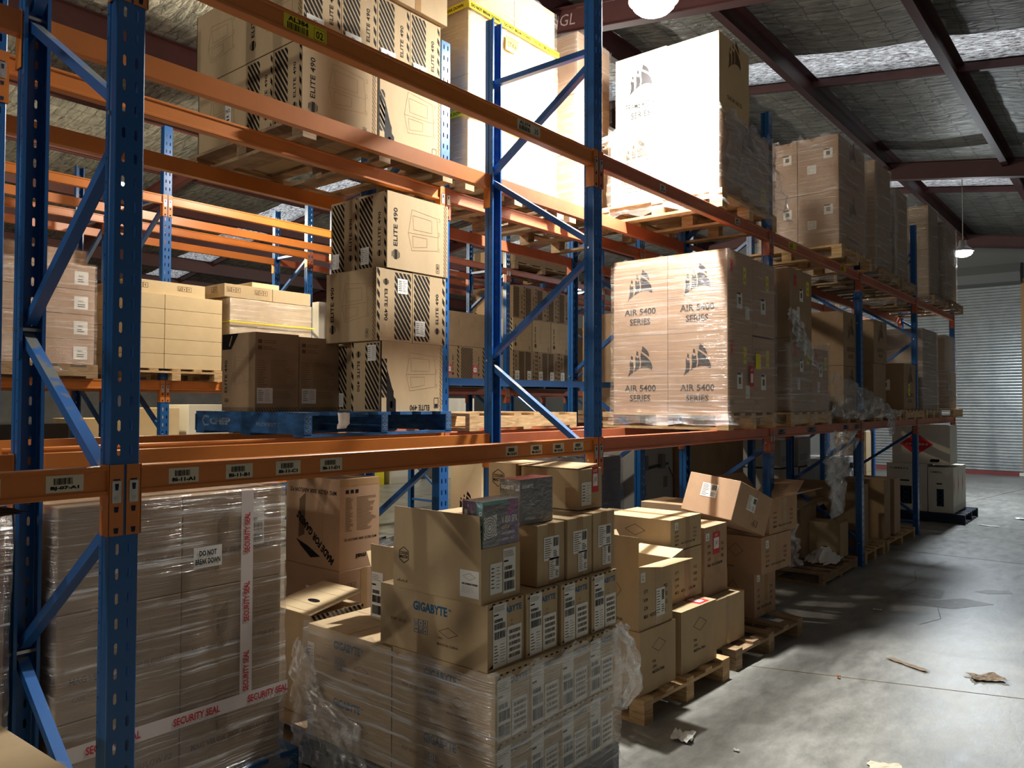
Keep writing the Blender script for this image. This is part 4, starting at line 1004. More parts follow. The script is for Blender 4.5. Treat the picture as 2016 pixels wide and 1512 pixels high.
# power supply retail boxes
def psu(label, x0, x1, y0, y1, z0, z1, kind):
    dx, dy, h = x1-x0, y1-y0, z1-z0; b = MB(); b.box(-dx/2, dx/2, -dy/2, dy/2, 0, h); F = lambda f: frame_of(f, dx, dy, 0, h)
    if kind == 'v850':
        mats = ['grey_card', 'paper', 'magenta', 'purple_card', 'teal_card', 'ink', 'yellow', 'ink_grey']
        fr, W, H = F('+x'); b.poly(fr, [(W*.48, 0), (W, 0), (W, H), (W*.70, H), (W*.48, H*.45)], 3, .0005)
        b.poly(fr, [(W*.72, H*.78), (W*.95, H*.98), (W*.97, H*.86), (W*.74, H*.60)], 2); b.poly(fr, [(W*.73, H*.98), (W*.80, H*.98), (W*.73, H*.86)], 2)
        b.text(fr, 'V 850 SFX', W*.97, H*.48, H*.16, 1, width=W*.46, bold=.03, align='r'); b.text(fr, 'GOLD', W*.52, H*.36, H*.07, 6); b.text(fr, 'WHITE EDITION', W*.52, H*.23, H*.065, 1, width=W*.36)
        b.text(fr, 'ATX3.0  v.5.0', W*.54, H*.11, H*.05, 1, width=W*.32)
        b.poly(fr, [(W*.03, H*.18), (W*.38, H*.24), (W*.38, H*.70), (W*.03, H*.66)], 1, .0010)
        for r in (.045, .034, .024, .013): b.line(fr, [(W*.18+r*math.cos(a*math.pi/9), H*.43+r*1.05*math.sin(a*math.pi/9)) for a in range(18)], .003, 5, .0016, True)
        b.rect(fr, 0, H*.93, W, H, 4, .0004)
        fr, W, H = F('-y'); b.rect(fr, 0, 0, W, H, 3, .0004); stripes(b, fr, 0, H*.05, W*.5, H*.6, 7, .02, .5)
        b.rect(fr, W*.72, 0, W, H, 4, .0008); b.rect(fr, W*.45, H*.15, W*.55, H*.8, 7); b.text(fr, 'V 850', W*.97, H*.30, W*.16, 1, rot=math.pi/2, width=H*.5, bold=.03); b.rect(fr, W*.1, H*.7, W*.25, H*.82, 1)
        fr, W, H = F('top'); b.rect(fr, 0, 0, W, H, 7, .0004)
    else:
        mats = ['black_card', 'paper', 'red_text', 'grey_card', 'ink_grey', 'ink']
        fr, W, H = F('+x'); b.rect(fr, 0, 0, W, H, 3, .0003); b.text(fr, 'GIGABYTE', W*.05, H*.80, H*.08, 1, width=W*.34, bold=.03); b.text(fr, 'P750BS', W*.16, H*.10, H*.06, 1, width=W*.30, bold=.02); b.text(fr, 'POWER SUPPLY', W*.50, H*.10, H*.035, 4, width=W*.36)
        b.poly(fr, [(W*.28, H*.42), (W*.62, H*.46), (W*.74, H*.76), (W*.42, H*.72)], 4)
        for r in (.034, .024, .014): b.line(fr, [(W*.50+r*math.cos(a*math.pi/9), H*.59+r*math.sin(a*math.pi/9)) for a in range(18)], .003, 5, .0014, True)
        fr, W, H = F('-y'); b.text(fr, 'GIGABYTE', W*.08, H*.78, H*.085, 1, width=W*.62, bold=.03); b.line(fr, [(W*.3, H*.3), (W*.3, H*.6), (W*.55, H*.6), (W*.55, H*.3)], .002, 4)
        fr, W, H = F('top'); b.rect(fr, 0, 0, W, H, 2, .0005)
    o = b.build('power_supply_box', mats, None, ((x0+x1)/2, (y0+y1)/2, z0)); tag(o, label, 'box')
    b = MB(); e = .0022; b.box(-dx/2-e, dx/2+e, -dy/2-e, dy/2+e, .001, h+e); b.build('clear_film', mat_film, o)
    return o
mat_film = mat_wrap('clear_shrink_film', .015, .16, (8, 8, 6), .4, 2)
psu('purple and grey V 850 SFX power supply box standing on the COOLER MASTER carton', .262, .374, 1.256, 1.485, 1.1965, 1.385, 'v850')
psu('black and red GIGABYTE P750BS power supply box in clear film', .205, .322, 1.560, 1.800, 1.2475, 1.450, 'p750')
# layer five
o = box('big kraft carton with a red LOT sticker on top of the stack', -.06, .30, 2.045, 2.255, 1.262, 1.462, None, 'kraft', [('+x', .12, .10, .085, .115, 'text', 81), ('+x', .56, .40, .058, .125, 'lot', 0)])
b = MB(); b.add([(-.20, -.112, .203), (.182, -.112, .203), (.15, .112, .214), (-.16, .112, .214), (-.20, -.112, .206), (.182, -.112, .206), (.15, .112, .217), (-.16, .112, .217)], [(0,3,2,1),(4,5,6,7),(0,1,5,4),(1,2,6,5),(2,3,7,6),(3,0,4,7)])
b.build('lid_flap', 'kraft_light', o)
box('COOLER MASTER carton behind the black power supply box', -.26, -.075, 2.02, 2.26, 1.250, 1.475, lambda b, F: hexagon_logo(b, F('-y')[0], F('-y')[1]*.36, F('-y')[2]*.64, .045, 1), 'kraft', seam='x')
box('taped carton under the COOLER MASTER carton at the back of the stack', -.30, .02, 1.60, 2.24, .974, 1.2485, None, 'kraft', tape=('top',))
box('carton supporting the LOT carton at the rear edge of the stack', -.24, .19, 2.01, 2.03, .974, 1.2, None, 'kraft') if False else None
# film round the pallet
wrap('clear stretch film round the GIGABYTE pallet', -.80, .455, GY-.012, GY+.905, .03, .70, 'wrap_thick', .05, 3, ripple=.0035, bulge=.004, jag=.016)
film('bunched film tail hanging off the far corner of the GIGABYTE stack', [[(.452, 2.10, .70), (.47, 2.19, .71), (.40, 2.22, .70)], [(.47, 2.12, .58), (.52, 2.24, .56), (.44, 2.26, .58)], [(.462, 2.12, .42), (.53, 2.27, .40), (.46, 2.25, .42)], [(.458, 2.14, .33), (.48, 2.20, .30), (.46, 2.20, .34)]], 'wrap_loose', 5, .008)
film('crumpled film bulging at the front left of the GIGABYTE stack', [[(-.83, 1.22, .62), (-.80, 1.225, .60), (-.76, 1.235, .56)], [(-.85, 1.20, .50), (-.78, 1.22, .45), (-.62, 1.235, .36)], [(-.84, 1.20, .38), (-.66, 1.215, .32), (-.35, 1.235, .30)], [(-.84, 1.20, .20), (-.55, 1.20, .16), (-.30, 1.225, .14)], [(-.84, 1.19, .06), (-.50, 1.19, .04), (-.22, 1.22, .03)]], 'wrap_loose', 8, .006, nu=40, nv=34)

# --- DO NOT BREAK DOWN stack on the left, blue pallet
blue_pallet('blue pallet under the film wrapped stack with SECURITY SEAL tape', -1.86, -.695, .07, 1.145, 0, .145, False)
def art_dnb(b, F):
    fr, W, H = F('+x'); b.text(fr, 'MAG VELOX 300R AIRFLOW PZ', W*.10, H*.34, .026, 7, width=W*.84, bold=.02); b.text(fr, 'CASE / RGB', W*.12, H*.18, .016, 8)
    case_outline(b, fr, W*.28, H*.42, W*.46, H*.48, 8); b.poly(fr, [(W*.34, H*.46), (W*.44, H*.52), (W*.44, H*.84), (W*.34, H*.70)], 8)
for r, (za, zb) in enumerate(((.150, .56), (.562, .975), (.977, 1.385))):
    for c in range(2):
        y0 = .085+c*.492
        box('wrapped kraft carton behind the security tape, %s layer, %s half' % (('bottom', 'middle', 'top')[r], ('left', 'right')[c]), -1.27, -.735, y0, y0+.488, za, zb, art_dnb, 'kraft_dark',
            [('+x', .58, .38, .11, .21, 'ship', 91)] if (r, c) == (2, 1) else (), group='wrapped cartons on the left blue pallet')
        box('wrapped kraft carton at the back of the security taped stack, %s layer, %s half' % (('bottom', 'middle', 'top')[r], ('left', 'right')[c]), -1.83, -1.275, y0, y0+.488, za, zb, None, 'kraft_red', group='wrapped cartons on the left blue pallet')
wrap('shiny stretch film over the left floor stack', -1.845, -.722, .072, 1.072, .08, 1.395, 'wrap_thick', .055, 11, ripple=.005, jag=.004, top=True, nz=34)
b = MB(); fr = (V((-.699, .062, .42)), V((0, 1, 0)), V((0, 0, 1)), V((1, 0, 0)))
b.rect(fr, -.0, 0, 1.02, .062, 0, .001)
for i in range(3):
    b.text(fr, 'SECURITY SEAL', .12+.345*i, .014, .032, 1, width=.21, bold=.03, lift=.002); textlines(b, fr, .02+.345*i, .012, .105+.345*i, .052, 2, 1, i, .5)
f2 = (V((-.699, .062+.80, .44)), V((0, 0, 1)), V((0, -1, 0)), V((1, 0, 0)))
b.rect(f2, 0, -.030, .95, .030, 0, .0004)
for i in range(3):
    b.text(f2, 'SECURITY SEAL', .05+.31*i, -.014, .028, 1, width=.18, bold=.03, lift=.0014)
f3 = (V((-.699, .062, .42)), V((0, 1, 0)), V((0, 0, 1)), V((1, 0, 0)))
o = b.build('security_tape', ['tape_white', 'red_text']); tag(o, 'white security tape with red SECURITY SEAL lettering round the left stack', 'tape')
b = MB(); b.rect(fr, .545, .655, .675, .745, 0, .0025); b.text(fr, 'DO NOT', .61, .705, .024, 1, align='c', width=.08, bold=.03, lift=.0036); b.text(fr, 'BREAK DOWN', .61, .670, .024, 1, align='c', width=.115, bold=.03, lift=.0036)
o = b.build('warning_sticker', ['paper', 'ink']); tag(o, 'white DO NOT BREAK DOWN sticker on the left wrapped stack', 'sticker')
# neighbour stack, seen at the left edge only
pallet('wooden pallet at the left edge behind the blue post', -1.86, -.72, -1.16, -.07, 0, .14, 'wood_old')
for r in range(2):
    for c in range(2):
        box('wrapped carton of the stack cut off by the left edge, %s layer, %s one' % (('lower', 'upper')[r], ('far', 'near')[c]), -1.80, -.76, -.60-.53*c, -.08-.53*c, .142+.62*r, .755+.625*r, None, 'kraft_red')
wrap('stretch film on the stack cut off by the left edge', -1.81, -.75, -1.14, -.07, .1, 1.40, 'wrap_thick', .03, 15, top=True)
# brown paper scrap hanging over the beam at the left edge
film('crumpled dark brown paper hanging over the front beam at the left edge', [[(.012, -.56, 1.525), (.014, -.48, 1.525), (.014, -.40, 1.515), (.012, -.27, 1.478)], [(.020, -.56, 1.500), (.024, -.48, 1.500), (.02, -.40, 1.490), (.012, -.30, 1.478)], [(.016, -.56, 1.470), (.02, -.48, 1.468), (.016, -.40, 1.470), (.012, -.27, 1.474)]],
     simple('dark_brown_paper', (.05, .03, .02), .8, 0, .2, .2, 20), 3, .0015, 'paper_scrap', cat='paper')
# carton in the bottom left corner
box('pale kraft carton at the bottom left corner of the picture', -.62, .02, -.72, -.10, .0, .62, None, 'kraft_light', rz=.10, seam='x', tape=('top',)) if False else None
box('pale kraft carton at the bottom left corner of the picture', -.45, .45, -.82, -.33, .0, .90, None, 'kraft', rz=.04, seam='x', tape=('top',))

# --- behind the GIGABYTE stack: wooden pallet, printed computer case cartons
pallet('wooden pallet under the upside down MSI carton', -1.90, -.86, 1.30, 2.20, 0, .14, 'wood_old')
box('brown carton at the bottom under the upside down MSI carton', -1.74, -1.20, 1.775, 2.13, .142, .46, None, 'kraft_dark')
box('taped brown carton directly under the upside down MSI carton', -1.74, -1.195, 1.77, 2.14, .462, .800, lambda b, F: icons(b, F('+x')[0], .06, .26, .03, 7, 2, 2), 'kraft_red', [('-y', .42, .50, .04, .05, 'small', 2)], tape=('+x',))
box('printed MSI computer case carton standing upside down', -1.73, -1.20, 1.775, 2.075, .802, 1.335, art_velox, 'kraft_red')
o = box('carton with a slanted lid and oval hand hole', -1.28, -.93, 1.385, 1.73, .142, .672, lambda b, F: stripes(b, F('+x')[0], 0, F('+x')[2]*.9, F('+x')[1], F('+x')[2], 1, .03, .5), 'kraft', seam=None)
b = MB(); b.add([(-.185, -.185, .533), (.18, -.185, .533), (.18, .17, .60), (-.185, .17, .60), (-.185, -.185, .538), (.18, -.185, .538), (.18, .17, .605), (-.185, .17, .605)], [(0,3,2,1),(4,5,6,7),(0,1,5,4),(1,2,6,5),(2,3,7,6),(3,0,4,7)])
fr = (V((-.185, -.185, .538)), V((1, 0, 0)), V((0, .983, .186)).normalized(), V((0, -.186, .983)))
b.poly(fr, [(.21+.050*math.cos(a*math.pi/9), .14+.018*math.sin(a*math.pi/9)) for a in range(18)], 1)
for k in (.03, .10, .24, .31): b.line(fr, [(.0, k), (.36, k)], .0015, 2)
b.build('slanted_lid', ['kraft_light', 'ink', 'ink_line'], o)
box('kraft carton between the GIGABYTE stack and the slanted lid carton', -1.16, -.92, 1.76, 2.02, .142, .52, None, 'kraft')
film('dark heap of black plastic on the floor behind the racks', [[(-2.6, 2.6, .05), (-2.2, 2.6, .05), (-1.95, 2.7, .03)], [(-2.6, 2.8, .60), (-2.25, 2.8, .66), (-1.97, 2.8, .50)], [(-2.6, 3.2, .66), (-2.3, 3.2, .70), (-1.97, 3.2, .55)], [(-2.6, 3.4, .05), (-2.3, 3.4, .05), (-2.0, 3.4, .05)]],
     simple('black_plastic_sheet', (.018, .018, .018), .35, 0, .5), 4, .015, 'plastic_heap', cat='plastic sheet')

# --- MADE IN CHINA cartons on wooden pallets at the aisle
pallet('pale wooden pallet in the aisle under the diamond marked cartons', -.55, .305, 2.735, 3.76, 0, .14, 'wood', rz=-.050)
MIC = 'plain cartons marked with a diamond'
r5 = -.045
box('diamond marked carton at the front corner of the pale aisle pallet', -.08, .245, 2.752, 3.145, .142, .498, art_diamond, 'kraft', rz=r5, tape=('-y',), group=MIC)
box('diamond marked carton with a red and white sticker on its sunlit top', -.06, .265, 3.215, 3.665, .142, .520, art_diamond, 'kraft', [('top', .55, .58, .13, .13, 'lot', 3), ('top', .25, .35, .12, .10, 'text', 4)], rz=r5, group=MIC)
open_box('open carton with a tall raised flap leaning over the aisle, white label on its side', -.09, .235, 2.760, 3.125, .500, .862, {'-y': (.165, -3), '+x': (.15, 82), '+y': (.15, 78), '-x': (.15, 30)}, art_qty, 'kraft',
         [('+x', .50, .14, .095, .16, 'half', 7), ('+x', .05, .75, .045, .055, 'small', 8), ('-y', .08, .82, .12, .06, 'half', 9)], rz=r5, tilt=(0, .0, r5))
b = MB(); b.box(-.05, .05, -.03, .03, 0, .19); o = b.build('foam_block', 'foam', None, (.10, 2.84, .62)); tag(o, 'light blue foam piece sticking up inside the open carton', 'foam'); o.rotation_euler = (.1, .25, .5)
b = MB(); b.box(-.06, .06, -.04, .04, 0, .17); o = b.build('foam_block', 'paper', None, (.12, 2.97, .62)); tag(o, 'white foam piece inside the open carton', 'foam'); o.rotation_euler = (.1, -.15, .2)
pallet('weathered wooden pallet behind the pale one in the aisle', -.50, .34, 3.905, 5.02, 0, .14, 'wood_old', rz=-.055)
pallet('low wooden pallet under the tall carton with a brown tape band', -.62, .20, 3.775, 3.89, 0, .13, 'wood_old') if False else None
box('tall diamond marked carton with a brown tape band and a sunlit taped lid', -.20, .215, 3.74, 4.235, .143, .470, None, 'kraft', [('top', .12, .25, .09, .07, 'small', 4)], rz=-.05, tape=('+x', 'top'), group=MIC)
box('carton with QTY lines on the third level below the sunlit one', -.33, .135, 3.30, 3.735, .525, .845, art_qty, 'kraft', [('+x', .03, .80, .05, .05, 'small', 5)], tape=('+x',), group=MIC)
box('topmost sunlit carton with a brown tape seam and a diamond on its side', -.36, .13, 3.31, 3.74, .850, 1.052, art_qty, 'kraft', [('+x', .13, .66, .045, .048, 'small', 6)], seam='x', tape=('top',), group=MIC)
open_box('open small carton with a standing flap beside the topmost sunlit carton', -.52, -.37, 3.34, 3.60, .80, .935, {'+x': (.11, 1), '-y': (.02, 10), '+y': (.11, 0)}, None, 'kraft_light')
box('carton under the open small carton, mostly hidden', -.55, -.335, 3.32, 3.66, .45, .798, None, 'kraft')
box('carton at the base behind the front aisle pallet cartons', -.55, -.085, 3.25, 3.66, .142, .447, None, 'kraft')
box('carton with a red LOT sticker and a small white label at its side', -.27, .145, 3.76, 4.115, .625, .952, art_qty, 'kraft_red', [('+x', .36, .40, .11, .15, 'lot', 8), ('+x', .05, .72, .055, .05, 'small', 2)], group=MIC)
box('carton under the one with the LOT sticker', -.30, .13, 3.78, 4.16, .472, .622, None, 'kraft_red')
# far aisle pallet
box('carton standing alone on the weathered aisle pallet', -.22, .12, 4.70, 5.08, .142, .490, art_qty, 'kraft_red', [('+x', .12, .78, .05, .055, 'small', 11)], rz=-.05, group=MIC)
box('wide carton marked with a diamond under the open flapped one', -.20, .20, 4.66, 5.20, .492, .772, art_qty, 'kraft_red', [('+x', .14, .68, .05, .06, 'small', 12)], rz=-.06, group=MIC)
open_box('open carton with wide drooping flaps on top of the far aisle stack', -.14, .20, 4.82, 5.34, .774, 1.045, {'+x': (.23, 72), '-y': (.20, 118), '+y': (.2, 60), '-x': (.2, 40)}, art_qty, 'kraft_red', rz=-.06, inner='kraft_red')
box('tilted carton with two labelled sides leaning on the far aisle stack', -.22, .20, 4.13, 4.66, .90, 1.19, lambda b, F: b.text(F('+x')[0], '1663', F('+x')[1]*.45, F('+x')[2]*.10, .05, 7, width=.14), 'kraft_red', [('-y', .30, .45, .13, .10, 'half', 3), ('+x', .30, .42, .13, .11, 'half', 4)], tape=('+x',), tilt=(-.33, .10, -.12))
box('carton supporting the tilted one', -.24, .14, 4.19, 4.60, .50, .80, None, 'kraft_red') if False else None
box('brown carton behind the tilted carton', -.64, -.24, 4.28, 4.66, .142, .62, None, 'kraft_dark')
box('upper brown carton behind the tilted carton', -.64, -.24, 4.28, 4.66, .622, 1.02, None, 'kraft_dark')

# ============================================================ LOWER LEVEL PALLETS (near rack row and second row)
blue_pallet('blue CHEP pallet with white stencilled letters on the second rack row', -2.31, -1.15, 1.485, 2.655, ZL+.002, ZL+.142)
film('torn white paper stuck to the front of the blue CHEP pallet', [[(-1.146, 1.705, 1.728), (-1.143, 1.80, 1.73)], [(-1.140, 1.71, 1.67), (-1.140, 1.79, 1.665)], [(-1.143, 1.70, 1.635), (-1.140, 1.77, 1.64)]], 'paper', 2, .002, 'paper_scrap', nu=8, nv=8, cat='paper')
zc = ZL+.143
EG = 'ELITE 490 cartons on the blue CHEP pallet'
eA = art_elite(); eB = art_elite(flip=True, sideflip=True); eC = art_elite('-y', '+x', sideflip=False); eN = art_elite('+y', '-y'); eD = art_elite('-y', '+x', sideflip=True)
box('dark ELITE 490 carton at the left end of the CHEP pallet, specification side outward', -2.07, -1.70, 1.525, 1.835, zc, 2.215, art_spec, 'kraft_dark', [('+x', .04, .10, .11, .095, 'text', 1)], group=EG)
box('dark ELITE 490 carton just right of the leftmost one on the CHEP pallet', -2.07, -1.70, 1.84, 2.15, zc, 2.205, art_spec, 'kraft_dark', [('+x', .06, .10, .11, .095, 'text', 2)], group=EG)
box('ELITE 490 carton with striped end, second from the right in the bottom row', -1.76, -1.485, 2.085, 2.62, zc, 2.165, eN, 'kraft', [('-y', .08, .08, .06, .095, 'text', 3)], group=EG) if False else None
box('ELITE 490 carton with striped end in the bottom row beside the big faced one', -1.765, -1.485, 2.155, 2.62, zc, 2.170, eN, 'kraft', [('-y', .08, .06, .09, .09, 'text', 3)], group=EG)
box('ELITE 490 carton with the upside down lettering at the right end of the bottom row', -1.48, -1.20, 2.075, 2.62, zc, 2.172, eB, 'kraft', [('-y', .58, .72, .08, .10, 'text', 4)], group=EG)
box('ELITE 490 carton in the middle row with its big face turned left', -1.70, -1.205, 2.045, 2.345, 2.174, 2.625, eD, 'kraft', [('+x', .58, .68, .085, .095, 'text', 5)], group=EG)
box('ELITE 490 carton at the right end of the middle row', -1.70, -1.205, 2.350, 2.652, 2.174, 2.632, eC, 'kraft', [('+x', .08, .10, .085, .10, 'text', 6)], group=EG)
box('ELITE 490 carton at the top left of the lower ELITE stack', -1.76, -1.485, 2.125, 2.655, 2.634, 3.115, eN, 'kraft', [('-y', .06, .08, .07, .10, 'text', 7)], group=EG)
box('ELITE 490 carton at the top right of the lower ELITE stack', -1.48, -1.20, 2.125, 2.665, 2.634, 3.118, eA, 'kraft', [('-y', .10, .08, .08, .11, 'text', 8)], group=EG)
# empty pallet behind the second post
pallet('empty pale wooden pallet on the lower beams of the second row', -2.08, -1.17, 2.86, 4.16, ZL+.002, ZL+.125, 'wood', 'stringer')
b = MB(); b.box(-.035, .035, 2.72-3.9, 3.09-3.9+.9, -.03, .03) ; b = MB(); b.bar((-1.27, 2.74, 1.935), (-1.27, 5.3, 1.955), .035, .05)
o = b.build('cross_rail', 'blue'); tag(o, 'thin blue rail lying level behind the blue posts', 'rail')

SG = 'cartons with a sail logo under stretch film'
# AIR 5400 stack
a54 = art_sail('AIR 5400', 'SERIES')
pallet('wooden pallet under the film wrapped AIR 5400 cartons', -1.00, .085, 4.285, 5.24, ZL+.002, ZL+.128, 'wood')
AX = .075
for r, (za, zb) in enumerate(((1.72, 2.325), (2.327, 2.935))):
    for c in range(3):
        x1 = AX-c*.49
        if c == 2: x1 = AX-.98
        if c == 2: continue
        box('AIR 5400 carton with sail logo, %s row, %s one' % (('lower', 'upper')[r], ('right hand', 'left hand')[c]), x1-.485, x1, 4.30, 4.765, za, zb, a54, 'kraft_red',
            [('+x', .36, .30, .10, .12, 'ring', 1), ('+x', .70, .18, .08, .10, 'text', 2), ('+x', .08, .72, .07, .10, 'redmark', 3), ('+x', .62, .62, .055, .13, 'yellow', 4)] if c == 0 else (), group=SG)
        box('AIR 5400 carton at the back, %s row, %s one' % (('lower', 'upper')[r], ('right hand', 'left hand')[c]), x1-.485, x1, 4.77, 5.225, za, zb-.012, a54, 'kraft_red',
            [('+x', .36, .30, .10, .12, 'ring', 1), ('+x', .60, .62, .055, .13, 'yellow', 4)] if c == 0 else (), group=SG)
wrap('stretch film round the AIR 5400 cartons', -.915, AX+.012, 4.288, 5.236, 1.625, 2.925, 'wrap', .03, 21, ripple=.004)
box('loose yellow notice on the AIR 5400 film', AX+.020, AX+.021, 4.78, 4.88, 2.06, 2.18, None, 'yellow', bevel=0, seam=None, name='yellow_notice', cat='notice')
b = MB(); fr = (V((AX+.022, 4.66, 1.92)), V((0, 1, 0)), V((0, 0, 1)), V((1, 0, 0))); b.rect(fr, 0, 0, .07, .16, 0); b.rect(fr, .012, .03, .058, .10, 1, .0014); b.text(fr, 'LOT', .035, .12, .018, 1, align='c', lift=.0014)
o = b.build('lot_sticker', ['red', 'paper']); tag(o, 'red LOT sticker on the film of the AIR 5400 stack', 'sticker')
# next stack
pallet('wooden pallet under the half wrapped brown cartons right of AIR 5400', -.90, .06, 5.64, 6.76, ZL+.002, ZL+.125, 'wood', 'stringer')
T2 = 'brown cartons of the half wrapped stack'
for i, (xa, ya, yb, za, zb, L) in enumerate(((-.90, 5.68, 6.24, 1.72, 2.37, 1), (-.90, 6.245, 6.72, 1.72, 2.31, 0), (-.90, 5.68, 6.24, 2.372, 2.99, 2))):
    box('brown carton in the half wrapped stack, %s' % ('lower near one', 'lower far one', 'upper one with red and yellow marks')[i], xa, .045, ya, yb, za, zb, None, 'kraft_dark' if i != 1 else 'kraft_red',
        [('+x', .42, .55, .09, .11, 'ring', 1), ('+x', .30, .30, .07, .10, 'text', 2), ('+x', .14, .74, .09, .11, 'redmark', 3), ('+x', .74, .66, .07, .13, 'yellow', 4)], group=T2)
wrap('stretch film on the lower half of the brown stack', -.91, .055, 5.67, 6.73, 1.63, 2.36, 'wrap_shiny', .035, 24, jag=.05)
film('loose sheet of film torn from the brown stack', [[(.06, 5.60, 2.62), (.075, 5.74, 2.60)], [(.07, 5.66, 2.45), (.10, 5.98, 2.35)], [(.075, 5.80, 2.30), (.12, 6.22, 2.10)]], 'wrap_loose', 6, .012)
# draped film over the beam at post four
film('long sheet of plastic draped along the lower beam past the fourth post', [[(.02, 6.85, 2.12), (.05, 7.3, 2.06), (.06, 7.8, 1.98), (.07, 8.3, 1.90), (.07, 9.0, 1.74), (.06, 9.7, 1.70)], [(.05, 6.80, 1.90), (.08, 7.3, 1.88), (.10, 7.8, 1.84), (.10, 8.3, 1.80), (.09, 9.0, 1.68), (.07, 9.5, 1.66)], [(.03, 6.80, 1.66), (.06, 7.3, 1.64), (.07, 7.8, 1.62), (.08, 8.3, 1.64), (.08, 8.8, 1.62), (.07, 9.3, 1.63)]], 'wrap_loose', 7, .014, nu=46)
film('end of the draped plastic hanging below the beam', [[(.07, 8.75, 1.72), (.07, 9.15, 1.72)], [(.07, 8.85, 1.55), (.07, 9.2, 1.56)], [(.07, 8.98, 1.40), (.07, 9.12, 1.42)]], 'wrap_loose', 9, .012)
film('clump of torn film hanging under the lower beam before the fourth post', [[(-.02, 6.95, 1.50), (-.03, 7.9, 1.50)], [(-.05, 7.0, 1.2), (-.05, 7.85, 1.3)], [(-.05, 7.1, 1.0), (-.06, 7.5, 1.05)], [(-.05, 7.25, .62), (-.05, 7.35, .64)]], 'wrap_loose', 12, .03)
# stacks behind posts four and five
s5 = art_sail('SERIES', 'AIR', '+x', False, 7)
pallet('wooden pallet under the dark sail logo cartons at the fourth post', -1.0, .04, 7.35, 8.45, ZL+.002, ZL+.125, 'wood_old')
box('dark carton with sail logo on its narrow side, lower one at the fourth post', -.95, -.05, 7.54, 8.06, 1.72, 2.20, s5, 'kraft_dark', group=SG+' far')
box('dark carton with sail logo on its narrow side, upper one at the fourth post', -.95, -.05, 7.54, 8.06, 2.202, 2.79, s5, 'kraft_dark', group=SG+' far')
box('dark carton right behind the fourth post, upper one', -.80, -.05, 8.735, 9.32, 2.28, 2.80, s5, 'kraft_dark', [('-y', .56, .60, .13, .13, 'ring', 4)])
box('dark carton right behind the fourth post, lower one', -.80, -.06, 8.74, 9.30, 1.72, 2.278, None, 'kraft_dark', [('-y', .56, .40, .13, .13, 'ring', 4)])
pallet('wooden pallet under the dark cartons right of the fourth post', -1.0, .02, 8.72, 9.72, ZL+.002, ZL+.125, 'wood')
pallet('wooden pallet under the dark carton hiding the fifth post foot', -1.0, .03, 9.90, 10.98, ZL+.002, ZL+.125, 'wood', 'stringer')
box('dark carton with two white labels before the fifth post', -.70, .0, 9.95, 10.62, 1.72, 2.325, s5, 'kraft_dark', [('-y', .56, .42, .14, .14, 'ring', 5), ('-y', .15, .30, .14, .12, 'text', 6), ('+x', .35, .30, .09, .16, 'yellow', 7)])
pallet('wooden pallet under the tall smoky wrapped stack', -1.0, .05, 11.0, 12.05, ZL+.002, ZL+.125, 'wood')
box('tall carton stack core behind smoky film, lower carton', -.95, .0, 11.06, 12.0, 1.72, 2.30, None, 'kraft_dark')
box('tall carton stack core behind smoky film, upper carton', -.95, .0, 11.06, 12.0, 2.302, 2.87, None, 'kraft_dark')
wrap('smoky film round the tall stack past the fifth post', -.96, .01, 11.04, 12.02, 1.64, 2.865, 'wrap_thick', .06, 27)
pallet('wooden pallet under the last wrapped cartons by the roller door', -.95, .12, 12.55, 13.33, ZL+.002, ZL+.125, 'wood', 'stringer')
box('last lower carton of the rack, wrapped in film', -.80, .03, 12.72, 13.31, 1.72, 2.31, None, 'kraft_dark')
box('last upper carton of the rack, wrapped in film', -.72, .0, 12.62, 13.28, 2.312, 2.885, None, 'kraft_dark')
wrap('film round the last cartons by the roller door', -.81, .04, 12.60, 13.32, 1.64, 2.87, 'wrap_shiny', .06, 28)

# ============================================================ UPPER LEVEL
zu = ZU+.001
a45 = art_sail('FRAME 4500X', 'SERIES')
pallet('wooden pallet under the film wrapped FRAME 4500X cartons', -1.05, .02, 4.30, 5.46, zu, zu+.140, 'wood', rz=.02)
FG = 'FRAME 4500X cartons'
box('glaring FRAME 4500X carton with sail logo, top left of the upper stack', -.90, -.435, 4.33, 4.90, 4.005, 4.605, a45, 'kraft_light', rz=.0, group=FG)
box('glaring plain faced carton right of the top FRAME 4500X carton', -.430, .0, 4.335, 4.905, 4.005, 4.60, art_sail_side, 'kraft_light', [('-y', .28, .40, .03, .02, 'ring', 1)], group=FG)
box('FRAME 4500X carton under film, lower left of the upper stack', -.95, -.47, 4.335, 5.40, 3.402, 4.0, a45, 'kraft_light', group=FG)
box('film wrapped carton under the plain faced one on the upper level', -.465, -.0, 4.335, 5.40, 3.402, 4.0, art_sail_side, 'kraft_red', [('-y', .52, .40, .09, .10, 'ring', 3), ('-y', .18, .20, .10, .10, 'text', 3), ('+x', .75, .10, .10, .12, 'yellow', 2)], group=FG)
wrap('bright stretch film round the lower FRAME 4500X cartons', -.965, .012, 4.318, 5.42, 3.29, 4.02, 'wrap_shiny', .05, 31, jag=.03, ripple=.006)
film('bunched white film roll at the upper edge of the FRAME 4500X wrap', [[(-1.02, 4.28, 3.98), (-.8, 4.27, 4.0), (-.55, 4.28, 4.03), (-.3, 4.30, 4.03)], [(-1.04, 4.25, 3.93), (-.8, 4.23, 3.92), (-.55, 4.27, 3.98), (-.3, 4.30, 4.0)], [(-.98, 4.29, 3.88), (-.8, 4.27, 3.86), (-.6, 4.29, 3.92), (-.3, 4.31, 3.97)]], 'wrap_loose', 33, .012)
